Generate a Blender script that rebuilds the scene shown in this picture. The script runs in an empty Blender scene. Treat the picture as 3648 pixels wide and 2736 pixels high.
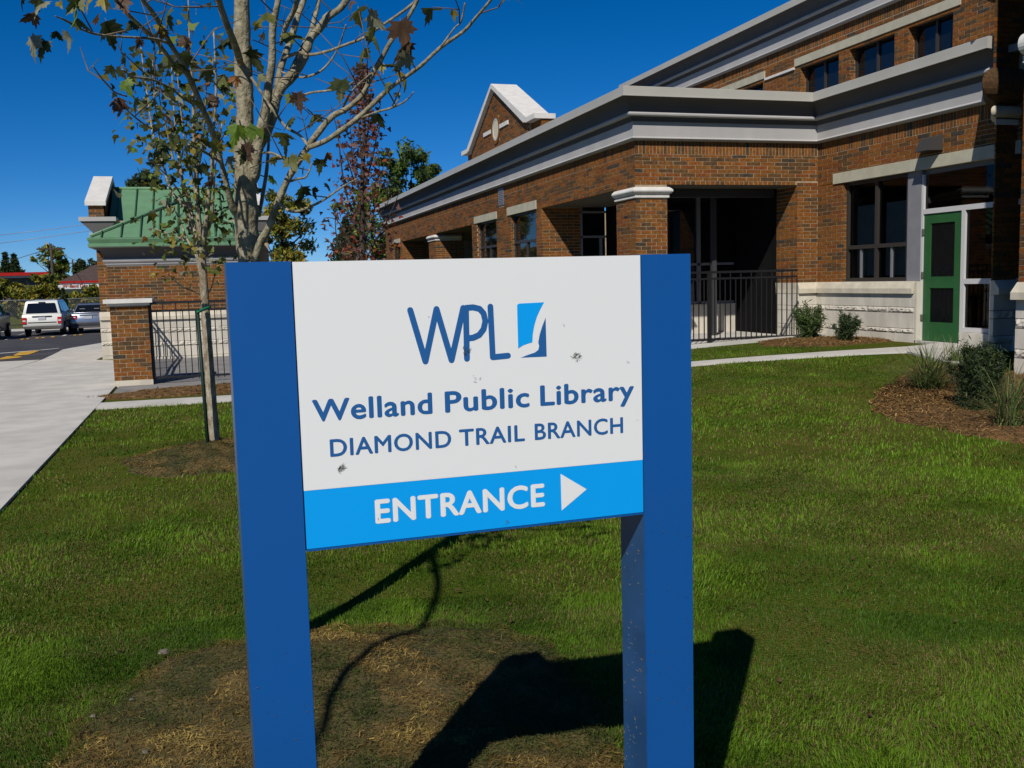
import bpy, bmesh, math, random
import numpy as np
from mathutils import Vector, Matrix

random.seed(11)
RNG = np.random.default_rng(5)
SC = bpy.context.scene
COL = SC.collection

# ------------------------------------------------------------------ camera
H = 1.55
F_PX, PW, PH = 3435.15, 3648, 2736
YAW, PITCH, ROLL = math.radians(17.273), math.radians(-6.158), math.radians(-1.5375)
_f = Vector((math.sin(YAW)*math.cos(PITCH), math.cos(YAW)*math.cos(PITCH), math.sin(PITCH)))
_r = Vector((math.cos(YAW), -math.sin(YAW), 0))
_u = _r.cross(_f)
RIGHT = math.cos(ROLL)*_r + math.sin(ROLL)*_u
UP = -math.sin(ROLL)*_r + math.cos(ROLL)*_u
FWD = _f
cam_d = bpy.data.cameras.new('camera')
cam = bpy.data.objects.new('camera', cam_d); COL.objects.link(cam)
cam_d.sensor_width = 36; cam_d.lens = F_PX/PW*36
cam_d.clip_start = 0.05; cam_d.clip_end = 2000
cam.matrix_world = Matrix(((RIGHT.x, UP.x, -FWD.x, 0), (RIGHT.y, UP.y, -FWD.y, 0), (RIGHT.z, UP.z, -FWD.z, H), (0, 0, 0, 1)))
SC.camera = cam

# ------------------------------------------------------------------ light
SUN_TRAVEL = Vector((1.0, 1.36, -1.50)).normalized()
to_sun = -SUN_TRAVEL
elev = math.asin(to_sun.z)
azim = math.atan2(to_sun.x, to_sun.y)
world = bpy.data.worlds.new('World'); SC.world = world; world.use_nodes = True
wn = world.node_tree; wn.nodes.clear()
sky = wn.nodes.new('ShaderNodeTexSky'); sky.sky_type = 'NISHITA'; sky.sun_disc = False
sky.sun_elevation = elev; sky.sun_rotation = azim % (2*math.pi)
sky.altitude = 0; sky.air_density = 0.58; sky.dust_density = 0.0; sky.ozone_density = 10.0
hs = wn.nodes.new('ShaderNodeHueSaturation'); hs.inputs['Saturation'].default_value = 1.2
bg = wn.nodes.new('ShaderNodeBackground'); bg.inputs['Strength'].default_value = 0.083
wo = wn.nodes.new('ShaderNodeOutputWorld')
wn.links.new(sky.outputs[0], hs.inputs['Color']); wn.links.new(hs.outputs[0], bg.inputs[0]); wn.links.new(bg.outputs[0], wo.inputs[0])
sd = bpy.data.lights.new('sun', 'SUN'); sd.energy = 4.6; sd.angle = math.radians(0.53); sd.color = (1.0, 0.95, 0.87)
sun = bpy.data.objects.new('sun', sd); COL.objects.link(sun)
sun.rotation_euler = SUN_TRAVEL.to_track_quat('-Z', 'Y').to_euler()
sun.location = (-8, -10, 14)
SC.view_settings.view_transform = 'Standard'; SC.view_settings.look = 'None'
SC.view_settings.exposure = 0.0; SC.view_settings.gamma = 1.0; SC.view_settings.use_curve_mapping = False
SC.render.engine = 'CYCLES'
SC.cycles.max_bounces = 6; SC.cycles.transparent_max_bounces = 12

# ------------------------------------------------------------------ geometry helpers
def ray(px, py):
    return FWD + RIGHT*((px-PW/2)/F_PX) - UP*((py-PH/2)/F_PX)
def at_y(px, py, y):
    r = ray(px, py); return Vector((0, 0, H)) + r*(y/r.y)
def sm(t):
    t = min(1.0, max(0.0, t)); return t*t*(3-2*t)
def ground(x, y):
    z = 0.33*sm((x-2)/9)*sm((y-3)/9)
    if y > 20: z -= 0.5*min(1.0, (y-20)/28.0)*sm((8-x)/6)
    z += 0.06*math.exp(-(((x-.35)/.6)**2+((y-3.75)/.6)**2)) - 0.05*math.exp(-(((x-2.0)/.8)**2+((y-3.2)/.8)**2))
    z += 0.09*math.exp(-(((x-.03)/.6)**2+((y-9.15)/.6)**2))
    z += 0.012*math.sin(x*1.7+y*.6)*math.sin(y*1.3-x*.4)*sm((13-y)/2)*sm((x+1.4)/.6)
    return z
def ground_np(x, y):
    S = lambda t: (lambda c: c*c*(3-2*c))(np.clip(t, 0, 1))
    z = 0.33*S((x-2)/9)*S((y-3)/9)
    z = z - np.where(y > 20, 0.5*np.clip((y-20)/28.0, 0, 1)*S((8-x)/6), 0)
    z = z + 0.06*np.exp(-(((x-.35)/.6)**2+((y-3.75)/.6)**2)) - 0.05*np.exp(-(((x-2.0)/.8)**2+((y-3.2)/.8)**2))
    z = z + 0.09*np.exp(-(((x-.03)/.6)**2+((y-9.15)/.6)**2))
    z = z + 0.012*np.sin(x*1.7+y*.6)*np.sin(y*1.3-x*.4)*S((13-y)/2)*S((x+1.4)/.6)
    return z
def at_ground(px, py):
    r = ray(px, py); t = 1.0; p = Vector((0, 0, H))
    for _ in range(60):
        p = Vector((0, 0, H)) + r*t
        e = p.z - ground(p.x, p.y)
        t += e/max(.02, -r.z)*.6
    return p

class MB:
    def __init__(s): s.v = []; s.f = []; s.m = []; s.cur = 0; s.smooth = []; s.sm = False
    def add(s, vs, fs):
        b = len(s.v); s.v.extend([tuple(p) for p in vs])
        for f in fs:
            s.f.append(tuple(i+b for i in f)); s.m.append(s.cur); s.smooth.append(s.sm)
    def box(s, x0, x1, y0, y1, z0, z1, M=None):
        vs = [(x, y, z) for z in (z0, z1) for y in (y0, y1) for x in (x0, x1)]
        if M: vs = [M @ Vector(p) for p in vs]
        s.add(vs, [(0, 2, 3, 1), (4, 5, 7, 6), (0, 1, 5, 4), (2, 6, 7, 3), (0, 4, 6, 2), (1, 3, 7, 5)])
    def prism(s, poly, axis, a, b):
        """poly in the two other axes (order kept x,y,z), extruded from a to b along axis."""
        n = len(poly); vs = []
        for t in (a, b):
            for (p, q) in poly:
                vs.append({'x': (t, p, q), 'y': (p, t, q), 'z': (p, q, t)}[axis])
        s.add(vs, [tuple(range(n)), tuple(range(2*n-1, n-1, -1))] + [(i, i+n, (i+1) % n+n, (i+1) % n) for i in range(n)])
    def tube(s, pts, rad, n=8, cap=True):
        pts = [Vector(p) for p in pts]
        if not hasattr(rad, '__len__'): rad = [rad]*len(pts)
        rings = []; up = None
        for i, p in enumerate(pts):
            d = (pts[min(i+1, len(pts)-1)]-pts[max(i-1, 0)])
            if d.length < 1e-9: d = Vector((0, 0, 1))
            d.normalize()
            if up is None: up = Vector((1, 0, 0)) if abs(d.x) < .8 else Vector((0, 1, 0))
            a = (up - d*up.dot(d)).normalized(); b = d.cross(a); up = a
            rings.append([p + (a*math.cos(2*math.pi*k/n)+b*math.sin(2*math.pi*k/n))*rad[i] for k in range(n)])
        vs = [q for r in rings for q in r]; fs = []
        for i in range(len(pts)-1):
            for k in range(n):
                fs.append((i*n+k, i*n+(k+1) % n, (i+1)*n+(k+1) % n, (i+1)*n+k))
        if cap:
            fs.append(tuple(range(n-1, -1, -1))); fs.append(tuple((len(pts)-1)*n+k for k in range(n)))
        o = s.sm; s.sm = True; s.add(vs, fs); s.sm = o
    def build(s, name, mats, parent=None, recalc=False):
        me = bpy.data.meshes.new(name); me.from_pydata(s.v, [], s.f)
        if not isinstance(mats, (list, tuple)): mats = [mats]
        for m in mats: me.materials.append(m)
        if len(mats) > 1: me.polygons.foreach_set('material_index', s.m)
        if any(s.smooth): me.polygons.foreach_set('use_smooth', s.smooth)
        if recalc:
            bm = bmesh.new(); bm.from_mesh(me); bmesh.ops.recalc_face_normals(bm, faces=bm.faces); bm.to_mesh(me); bm.free()
        me.update()
        return link(name, me, parent)

def link(name, me, parent=None):
    o = bpy.data.objects.new(name, me); COL.objects.link(o)
    if parent: o.parent = parent
    return o
def tag(o, label=None, cat=None, group=None, kind=None):
    if label: o['label'] = label
    if cat: o['category'] = cat
    if group: o['group'] = group
    if kind: o['kind'] = kind
    return o
def thing(name, label, cat, group=None, loc=(0, 0, 0)):
    o = bpy.data.objects.new(name, None); COL.objects.link(o); o.location = loc
    o.empty_display_size = .2
    return tag(o, label, cat, group)
def structure(o): o['kind'] = 'structure'; return o
def box_obj(name, b, m, parent=None):
    k = MB(); k.box(*b); return k.build(name, m, parent)
def np_mesh(name, verts, faces_flat, nper, mat, cols=None, parent=None, smooth=False):
    me = bpy.data.meshes.new(name)
    nf = len(faces_flat)//nper
    me.vertices.add(len(verts)); me.vertices.foreach_set('co', verts.astype(np.float32).ravel())
    me.loops.add(len(faces_flat)); me.loops.foreach_set('vertex_index', faces_flat.astype(np.int32))
    me.polygons.add(nf); me.polygons.foreach_set('loop_start', np.arange(0, nf*nper, nper, dtype=np.int32))
    me.update(calc_edges=True)
    if cols is not None:
        a = me.color_attributes.new('tint', 'FLOAT_COLOR', 'POINT')
        a.data.foreach_set('color', np.concatenate([cols, np.ones((len(cols), 1))], 1).astype(np.float32).ravel())
    if smooth: me.polygons.foreach_set('use_smooth', np.ones(nf, dtype=bool))
    me.materials.append(mat)
    return link(name, me, parent)

# ------------------------------------------------------------------ materials
def new_mat(name):
    m = bpy.data.materials.new(name); m.use_nodes = True
    return m, m.node_tree, m.node_tree.nodes['Principled BSDF']
def mat(name, c, rough=.6, metal=0.0, spec=.25, var=0.0, scale=8.0, bump=0.0, bscale=60.0, c2=None, detail=4.0, mix=(.4, .6), stretch=None, wear=0):
    m, nt, p = new_mat(name)
    p.inputs['Base Color'].default_value = (*c, 1); p.inputs['Roughness'].default_value = rough
    p.inputs['Metallic'].default_value = metal; p.inputs['Specular IOR Level'].default_value = spec
    geo = nt.nodes.new('ShaderNodeNewGeometry'); src = geo.outputs['Position']
    if stretch:
        vm = nt.nodes.new('ShaderNodeVectorMath'); vm.operation = 'MULTIPLY'; vm.inputs[1].default_value = stretch
        nt.links.new(src, vm.inputs[0]); src = vm.outputs[0]
    if var or c2:
        n = nt.nodes.new('ShaderNodeTexNoise'); n.inputs['Scale'].default_value = scale; n.inputs['Detail'].default_value = detail
        nt.links.new(src, n.inputs['Vector'])
        r = nt.nodes.new('ShaderNodeValToRGB')
        r.color_ramp.elements[0].position, r.color_ramp.elements[1].position = mix
        a = c if c2 else tuple(x*(1-var) for x in c)
        b = c2 if c2 else tuple(min(1, x*(1+var)) for x in c)
        r.color_ramp.elements[0].color = (*a, 1); r.color_ramp.elements[1].color = (*b, 1)
        nt.links.new(n.outputs['Fac'], r.inputs['Fac']); nt.links.new(r.outputs['Color'], p.inputs['Base Color'])
    if wear:
        n = nt.nodes.new('ShaderNodeTexNoise'); n.inputs['Scale'].default_value = .8; n.inputs['Detail'].default_value = 5; nt.links.new(geo.outputs['Position'], n.inputs['Vector'])
        r2 = nt.nodes.new('ShaderNodeValToRGB'); r2.color_ramp.elements[0].position = .35; r2.color_ramp.elements[1].position = .65
        r2.color_ramp.elements[0].color = (1-wear, 1-wear, 1-wear, 1); r2.color_ramp.elements[1].color = (1, 1, 1, 1); nt.links.new(n.outputs['Fac'], r2.inputs['Fac'])
        mx = nt.nodes.new('ShaderNodeMix'); mx.data_type = 'RGBA'; mx.blend_type = 'MULTIPLY'; mx.inputs[0].default_value = 1
        nt.links.new(p.inputs['Base Color'].links[0].from_socket, mx.inputs[6]); nt.links.new(r2.outputs[0], mx.inputs[7]); nt.links.new(mx.outputs[2], p.inputs['Base Color'])
    if bump:
        n = nt.nodes.new('ShaderNodeTexNoise'); n.inputs['Scale'].default_value = bscale; n.inputs['Detail'].default_value = 5
        nt.links.new(src, n.inputs['Vector'])
        b = nt.nodes.new('ShaderNodeBump'); b.inputs['Strength'].default_value = bump; b.inputs['Distance'].default_value = .02
        nt.links.new(n.outputs['Fac'], b.inputs['Height']); nt.links.new(b.outputs['Normal'], p.inputs['Normal'])
    return m
def tint_mat(name, rough=.6, spec=.3, transl=.3):
    m, nt, p = new_mat(name)
    at = nt.nodes.new('ShaderNodeAttribute'); at.attribute_name = 'tint'
    nt.links.new(at.outputs['Color'], p.inputs['Base Color'])
    p.inputs['Roughness'].default_value = rough; p.inputs['Specular IOR Level'].default_value = spec
    if transl:
        t = nt.nodes.new('ShaderNodeBsdfTranslucent'); nt.links.new(at.outputs['Color'], t.inputs['Color'])
        mx = nt.nodes.new('ShaderNodeMixShader'); mx.inputs[0].default_value = transl
        nt.links.new(p.outputs[0], mx.inputs[1]); nt.links.new(t.outputs[0], mx.inputs[2])
        nt.links.new(mx.outputs[0], nt.nodes['Material Output'].inputs[0])
    return m
def leaf_mat(name, c, c2=None):
    m, nt, p = new_mat(name)
    tc = nt.nodes.new('ShaderNodeTexCoord')
    n = nt.nodes.new('ShaderNodeTexNoise'); n.inputs['Scale'].default_value = 3.0; n.inputs['Detail'].default_value = 3
    nt.links.new(tc.outputs['Object'], n.inputs['Vector'])
    r = nt.nodes.new('ShaderNodeValToRGB'); r.color_ramp.elements[0].position = .38; r.color_ramp.elements[1].position = .62
    r.color_ramp.elements[0].color = (*c, 1); r.color_ramp.elements[1].color = (*(c2 or tuple(x*1.5 for x in c)), 1)
    nt.links.new(n.outputs['Fac'], r.inputs['Fac']); nt.links.new(r.outputs[0], p.inputs['Base Color'])
    p.inputs['Roughness'].default_value = .5; p.inputs['Specular IOR Level'].default_value = .3
    t = nt.nodes.new('ShaderNodeBsdfTranslucent'); nt.links.new(r.outputs[0], t.inputs['Color'])
    mx = nt.nodes.new('ShaderNodeMixShader'); mx.inputs[0].default_value = .35
    nt.links.new(p.outputs[0], mx.inputs[1]); nt.links.new(t.outputs[0], mx.inputs[2])
    nt.links.new(mx.outputs[0], nt.nodes['Material Output'].inputs[0])
    return m
def glass_mat(name, tint=(.6, .64, .64), refl=.10):
    m, nt, p = new_mat(name); nt.nodes.remove(p)
    tr = nt.nodes.new('ShaderNodeBsdfTransparent'); tr.inputs[0].default_value = (*tint, 1)
    gl = nt.nodes.new('ShaderNodeBsdfGlossy'); gl.inputs['Roughness'].default_value = .02; gl.inputs[0].default_value = (.6, .62, .65, 1)
    fr = nt.nodes.new('ShaderNodeFresnel'); fr.inputs['IOR'].default_value = 1.5
    mx = nt.nodes.new('ShaderNodeMixShader')
    nt.links.new(fr.outputs[0], mx.inputs[0]); nt.links.new(tr.outputs[0], mx.inputs[1]); nt.links.new(gl.outputs[0], mx.inputs[2])
    nt.links.new(mx.outputs[0], nt.nodes['Material Output'].inputs[0])
    return m

BRICKS = [mat('brick_orange', (.218, .076, .012), .85, var=.22, wear=.24, scale=25, bump=.25, bscale=150),
          mat('brick_amber', (.192, .076, .014), .85, var=.22, wear=.24, scale=25, bump=.25, bscale=150),
          mat('brick_red', (.192, .060, .013), .85, var=.22, wear=.24, scale=25, bump=.25, bscale=150),
          mat('brick_brown', (.115, .055, .017), .85, var=.25, wear=.2, scale=25, bump=.25, bscale=150),
          mat('brick_umber', (.090, .049, .020), .85, var=.25, wear=.2, scale=25, bump=.25, bscale=150),
          mat('brick_charcoal', (.055, .041, .028), .85, var=.25, wear=.2, scale=25, bump=.25, bscale=150)]
BW = [.29, .27, .10, .22, .095, .025]
M_MORTAR = mat('mortar', (.36, .28, .18), .95, var=.12, scale=12, bump=.2)
M_STONE = mat('limestone', (.54, .50, .42), .8, var=.10, scale=3.5, bump=.15, bscale=45, stretch=(1, 1, .35))
M_STONEB = mat('limestone_buff', (.52, .47, .37), .8, var=.10, scale=4, bump=.15, bscale=45)
M_LINTEL = mat('precast_lintel', (.41, .385, .29), .8, var=.06, scale=5, bump=.1)
M_CAP = mat('precast_white', (.62, .595, .55), .7, var=.05, scale=5, bump=.08)
M_EIFS = mat('stucco_white', (.39, .378, .365), .8, var=.05, scale=1.6, stretch=(1, 1, .25), bump=.05, bscale=200)
M_COVE = mat('cove_shade_grey', (.095, .09, .088), .8, var=.03, scale=2, bump=.05, bscale=200)  # grey taken darker so the colour itself holds the shade under the fascia
M_FASC = mat('metal_fascia', (.40, .385, .34), .45, var=.03, scale=1.5)
M_BRONZE = mat('bronze_frame', (.035, .030, .026), .45, spec=.5)
M_GREYP = mat('grey_panel', (.20, .20, .215), .55, var=.04, scale=6)
M_POSTG = mat('post_grey', (.045, .045, .048), .5)
M_WHITEP = mat('frame_white', (.52, .51, .50), .4)
M_DOOR = mat('door_green', (.024, .098, .031), .45, var=.06, scale=3)
M_DARKGL = mat('dark_glass', (.006, .007, .008), .03, spec=.6)
M_GLASS = glass_mat('clear_glass')
M_SHADE = mat('roller_shade', (.26, .27, .26), .9, var=.05)
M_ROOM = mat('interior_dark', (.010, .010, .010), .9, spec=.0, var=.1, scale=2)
M_BLACK = mat('black_iron', (.012, .012, .013), .4, spec=.5)
M_CONC = mat('concrete', (.52, .495, .445), .9, var=.07, wear=.12, scale=2.5, bump=.12, bscale=90)
M_CONCD = mat('concrete_grey', (.22, .21, .20), .9, var=.12, scale=2.5, bump=.12, bscale=90)
M_ASPH = mat('asphalt', (.055, .052, .055), .92, var=.2, scale=1.2, bump=.2, bscale=120)
M_SOIL = mat('soil', (.055, .035, .018), .95, var=.4, scale=14, bump=.6, bscale=30)
M_MULCH = mat('mulch', (.17, .088, .03), .95, c2=(.075, .045, .018), scale=18, bump=.9, bscale=45)
M_GREEN_ROOF = mat('green_metal_roof', (.118, .240, .128), .5, var=.06, scale=3, spec=.4)
M_GREEN_DK = mat('green_roof_seam', (.035, .09, .045), .5)
M_BARK = mat('bark_grey', (.175, .150, .090), .9, c2=(.32, .285, .195), scale=34, bump=.7, bscale=55, mix=(.35, .68), stretch=(1, 1, .8))
M_BARK2 = mat('bark_tan', (.19, .145, .085), .9, c2=(.40, .35, .26), scale=26, bump=.5, bscale=70, mix=(.35, .68), stretch=(1, 1, .5))
M_BARKTW = mat('bark_twig', (.13, .10, .07), .85, var=.25, scale=30)
M_BARKD = mat('bark_dark', (.06, .045, .035), .9, var=.3, scale=12, bump=.4)
M_TINT = tint_mat('foliage_tint', .6, .25, .30)
M_GRASS = tint_mat('grass_tint', .45, .13, .32)
M_CHIP = tint_mat('chip_tint', .9, .02, 0)
M_SIGNBLUE = mat('sign_blue', (.004, .078, .290), .36, spec=.5, var=.03, scale=2)
M_POSTSIDE = mat('painted_post_side', (.018, .074, .190), .3, spec=.5, var=.12, scale=5)
M_SIGNWHITE = mat('sign_white', (.76, .755, .735), .45, spec=.4)
M_SIGNCYAN = mat('sign_cyan', (.0, .33, .82), .42, spec=.4)
M_SIGNTEXT = mat('sign_text_blue', (.018, .105, .30), .45)

# ------------------------------------------------------------------ terrain
def axis(lims):
    a = []
    for (lo, hi, st) in lims: a += list(np.arange(lo, hi, st))
    return np.array(a + [lims[-1][1]])
xs = axis([(-600, -100, 50), (-100, -20, 8), (-20, -4, 1.0), (-4, 12, .18), (12, 20, 1.0), (20, 100, 8), (100, 600, 50)])
ys = axis([(-200, -20, 30), (-20, 0, 2), (0, 16, .18), (16, 60, 1.0), (60, 120, 6), (120, 1200, 80)])
gx, gy = np.meshgrid(xs, ys); gz = ground_np(gx, gy)
V = np.stack([gx, gy, gz], -1).reshape(-1, 3)
ny, nx = gx.shape
i = np.arange(ny-1)[:, None]*nx+np.arange(nx-1)[None, :]
Fq = np.stack([i, i+1, i+nx+1, i+nx], -1).reshape(-1)

def lattice(x, y, s, seed):
    r = np.random.default_rng(seed); g = r.random((64, 64))
    u = x*s+100; v = y*s+100
    iu = np.floor(u).astype(int); iv = np.floor(v).astype(int); fu = u-iu; fv = v-iv
    fu = fu*fu*(3-2*fu); fv = fv*fv*(3-2*fv)
    G = lambda a, b: g[a % 64, b % 64]
    return (G(iu, iv)*(1-fu)+G(iu+1, iv)*fu)*(1-fv)+(G(iu, iv+1)*(1-fu)+G(iu+1, iv+1)*fu)*fv
def fbm(x, y, s, seed): return .55*lattice(x, y, s, seed)+.3*lattice(x, y, s*2.1, seed+1)+.15*lattice(x, y, s*4.3, seed+2)

m, nt, p = new_mat('lawn_ground')
geo = nt.nodes.new('ShaderNodeNewGeometry')
n1 = nt.nodes.new('ShaderNodeTexNoise'); n1.inputs['Scale'].default_value = 1.3; n1.inputs['Detail'].default_value = 8; n1.inputs['Roughness'].default_value = .7
nt.links.new(geo.outputs['Position'], n1.inputs['Vector'])
rp = nt.nodes.new('ShaderNodeValToRGB'); rp.color_ramp.elements[0].position = .36; rp.color_ramp.elements[1].position = .64
rp.color_ramp.elements[0].color = (.050, .085, .008, 1); rp.color_ramp.elements[1].color = (.105, .095, .022, 1)
nt.links.new(n1.outputs['Fac'], rp.inputs['Fac']); nt.links.new(rp.outputs[0], p.inputs['Base Color']); p.inputs['Roughness'].default_value = .95; p.inputs['Specular IOR Level'].default_value = .0
n2 = nt.nodes.new('ShaderNodeTexNoise'); n2.inputs['Scale'].default_value = 70; n2.inputs['Detail'].default_value = 4
nt.links.new(geo.outputs['Position'], n2.inputs['Vector'])
bp = nt.nodes.new('ShaderNodeBump'); bp.inputs['Strength'].default_value = .8; bp.inputs['Distance'].default_value = .03
nt.links.new(n2.outputs['Fac'], bp.inputs['Height']); nt.links.new(bp.outputs[0], p.inputs['Normal'])
lawn = np_mesh('lawn', V, Fq, 4, m, smooth=True); structure(lawn); lawn['label'] = 'mottled green and brown lawn around the sign'

def strip(name, left, right, off, m, n=40, thick=0.0, cols=6):
    """ruled sheet draped on the ground between two polylines of equal length"""
    def sample(pl, t):
        t *= len(pl)-1; k = min(int(t), len(pl)-2); f = t-k
        return (pl[k][0]*(1-f)+pl[k+1][0]*f, pl[k][1]*(1-f)+pl[k+1][1]*f)
    k = MB(); vs = []
    for i in range(n+1):
        a = sample(left, i/n); b = sample(right, i/n)
        for j in range(cols+1):
            x = a[0]+(b[0]-a[0])*j/cols; y = a[1]+(b[1]-a[1])*j/cols
            vs.append((x, y, ground(x, y)+off))
    w = cols+1
    k.add(vs, [(i*w+j, i*w+j+1, (i+1)*w+j+1, (i+1)*w+j) for i in range(n) for j in range(cols)])
    if thick:
        for j in (0, cols):
            e = [vs[i*w+j] for i in range(n+1)]
            k.add(e+[(p[0], p[1], p[2]-thick) for p in e], [(i, i+1, n+2+i, n+1+i) for i in range(n)])
        for i in (0, n):
            e = [vs[i*w+j] for j in range(cols+1)]
            k.add(e+[(p[0], p[1], p[2]-thick) for p in e], [(j, j+1, cols+2+j, cols+1+j) for j in range(cols)])
    return k.build(name, m, recalc=True)

# sidewalk made of separate slabs with joints
def slab_row(name, edge_l, edge_r, y0, y1, step, off, m, label):
    root = None
    y = y0; kk = 0
    while y < y1-.05:
        yb = min(y+step, y1)
        k = strip('slab' if root else name, [(edge_l(y), y+.004), (edge_l(yb), yb-.004)], [(edge_r(y), y+.004), (edge_r(yb), yb-.004)], off, m, n=6, thick=.1)
        if root is None:
            root = k; structure(k); k['label'] = label
        else: k.parent = root
        y = yb
    return root
def sw_left(y):
    pts = [(-5, -4.0), (21, -4.0), (26, -3.97), (29.5, -4.15), (32.5, -4.35), (37.5, -3.6), (40, -2.9)]
    for (a, xa), (b, xb) in zip(pts, pts[1:]):
        if a <= y <= b: return xa+(xb-xa)*(y-a)/(b-a)
    return pts[-1][1]
def sw_right(y): return -1.5 if y < 24 else -2.6
slab_row('sidewalk', sw_left, sw_right, -4, 40, 1.5, .025, M_CONC, 'broad pale concrete sidewalk running back along the lawn')
structure(strip('concrete_apron', [(-9, 14), (-9.6, 25.6)], [(-4.02, 14), (-4.02, 26.0)], .02, M_CONC))
structure(strip('parking_lot', [(-60, 25.0), (-60, 57.5)], [(6, 26.2), (6, 57.5)], .012, M_ASPH, n=60, cols=30))
structure(strip('grass_verge_kerb', [(-60, 57.5), (6, 57.5)], [(-60, 57.9), (6, 57.9)], .13, M_CONC, n=20, thick=.3, cols=1))
# path from the walk across to the door
def gxy(px, py): p = at_ground(px, py); return (p.x, p.y)
def qb(x, y): return (2700+x*600/2212, 880+y*600/2212)
PATH_N = [(-1.49, 13.6), (1, 13.6), (4, 13.6)]+[gxy(*qb(x, y)) for x, y in ((-150, 1510), (100, 1496), (500, 1472), (1000, 1440), (1500, 1412), (1950, 1395))]+[gxy(2100+.69982*x, 550+.69982*y) for x, y in ((1700, 1035), (1800, 1062), (1900, 1088))]
PATH_F = [(-1.49, 14.2), (1, 14.2), (4, 14.2)]+[gxy(*qb(x, y)) for x, y in ((-150, 1465), (100, 1452), (500, 1424), (1000, 1390), (1500, 1360), (1950, 1330))]+[gxy(2100+.69982*x, 550+.69982*y) for x, y in ((1700, 978), (1800, 965), (1900, 952))]
PATH_F[3] = (PATH_N[3][0]+.02, PATH_F[3][1])
structure(strip('concrete_path', PATH_N, PATH_F, .03, M_CONC, n=70, thick=.12, cols=3))
structure(strip('court_paving', [(-1.45, 15.2), (-1.45, 23.68)], [(4.5, 15.2), (4.5, 23.68)], .015, M_CONCD, n=20, cols=8))
structure(strip('kerb_under_fence', [(6.0, 15.32), (10.9, 15.32)], [(6.0, 15.62), (10.9, 15.62)], .06, M_CONC, n=14, thick=.2, cols=1))

# parking lines
YEL = mat('yellow_paint', (.52, .30, .03), .8, var=.2, scale=9)
WHT = mat('white_paint', (.62, .62, .60), .8, var=.2, scale=9)
def qg(x, y): return (x*360/2212, 1060+y*360/2212)
def mark(name, pix, m):
    pts = [at_ground(*qg(*q)) for q in pix]
    k = MB(); k.add([(p.x, p.y, ground(p.x, p.y)+.022) for p in pts], [tuple(range(len(pts)))])
    return structure(k.build(name, m, recalc=False))
mark('painted_line', [(0, 1375), (0, 1345), (160, 1300), (420, 1305), (490, 1318), (300, 1345)], YEL)
mark('painted_line', [(290, 1278), (440, 1205), (890, 1162), (770, 1215), (620, 1265), (330, 1290)], YEL)
for (a, b) in ((440, 530), (565, 650), (765, 860), (890, 990), (1100, 1205), (1600, 1675), (1720, 1810)):
    yy = 925-(a-440)*.078
    mark('painted_line', [(a, yy+8), (b-20, yy+3), (b, yy-16), (a+20, yy-10)], YEL)
mark('painted_line', [(95, 938), (235, 918), (258, 900), (180, 908)], WHT)
mark('painted_line', [(1340, 858), (1440, 838), (1485, 815), (1420, 822)], WHT)
mark('painted_line', [(275, 882), (290, 882), (560, 780), (545, 780)], WHT)
mark('painted_line', [(0, 1242), (0, 1232), (900, 1160), (1290, 1122), (1290, 1128), (900, 1168)], WHT)

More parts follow.
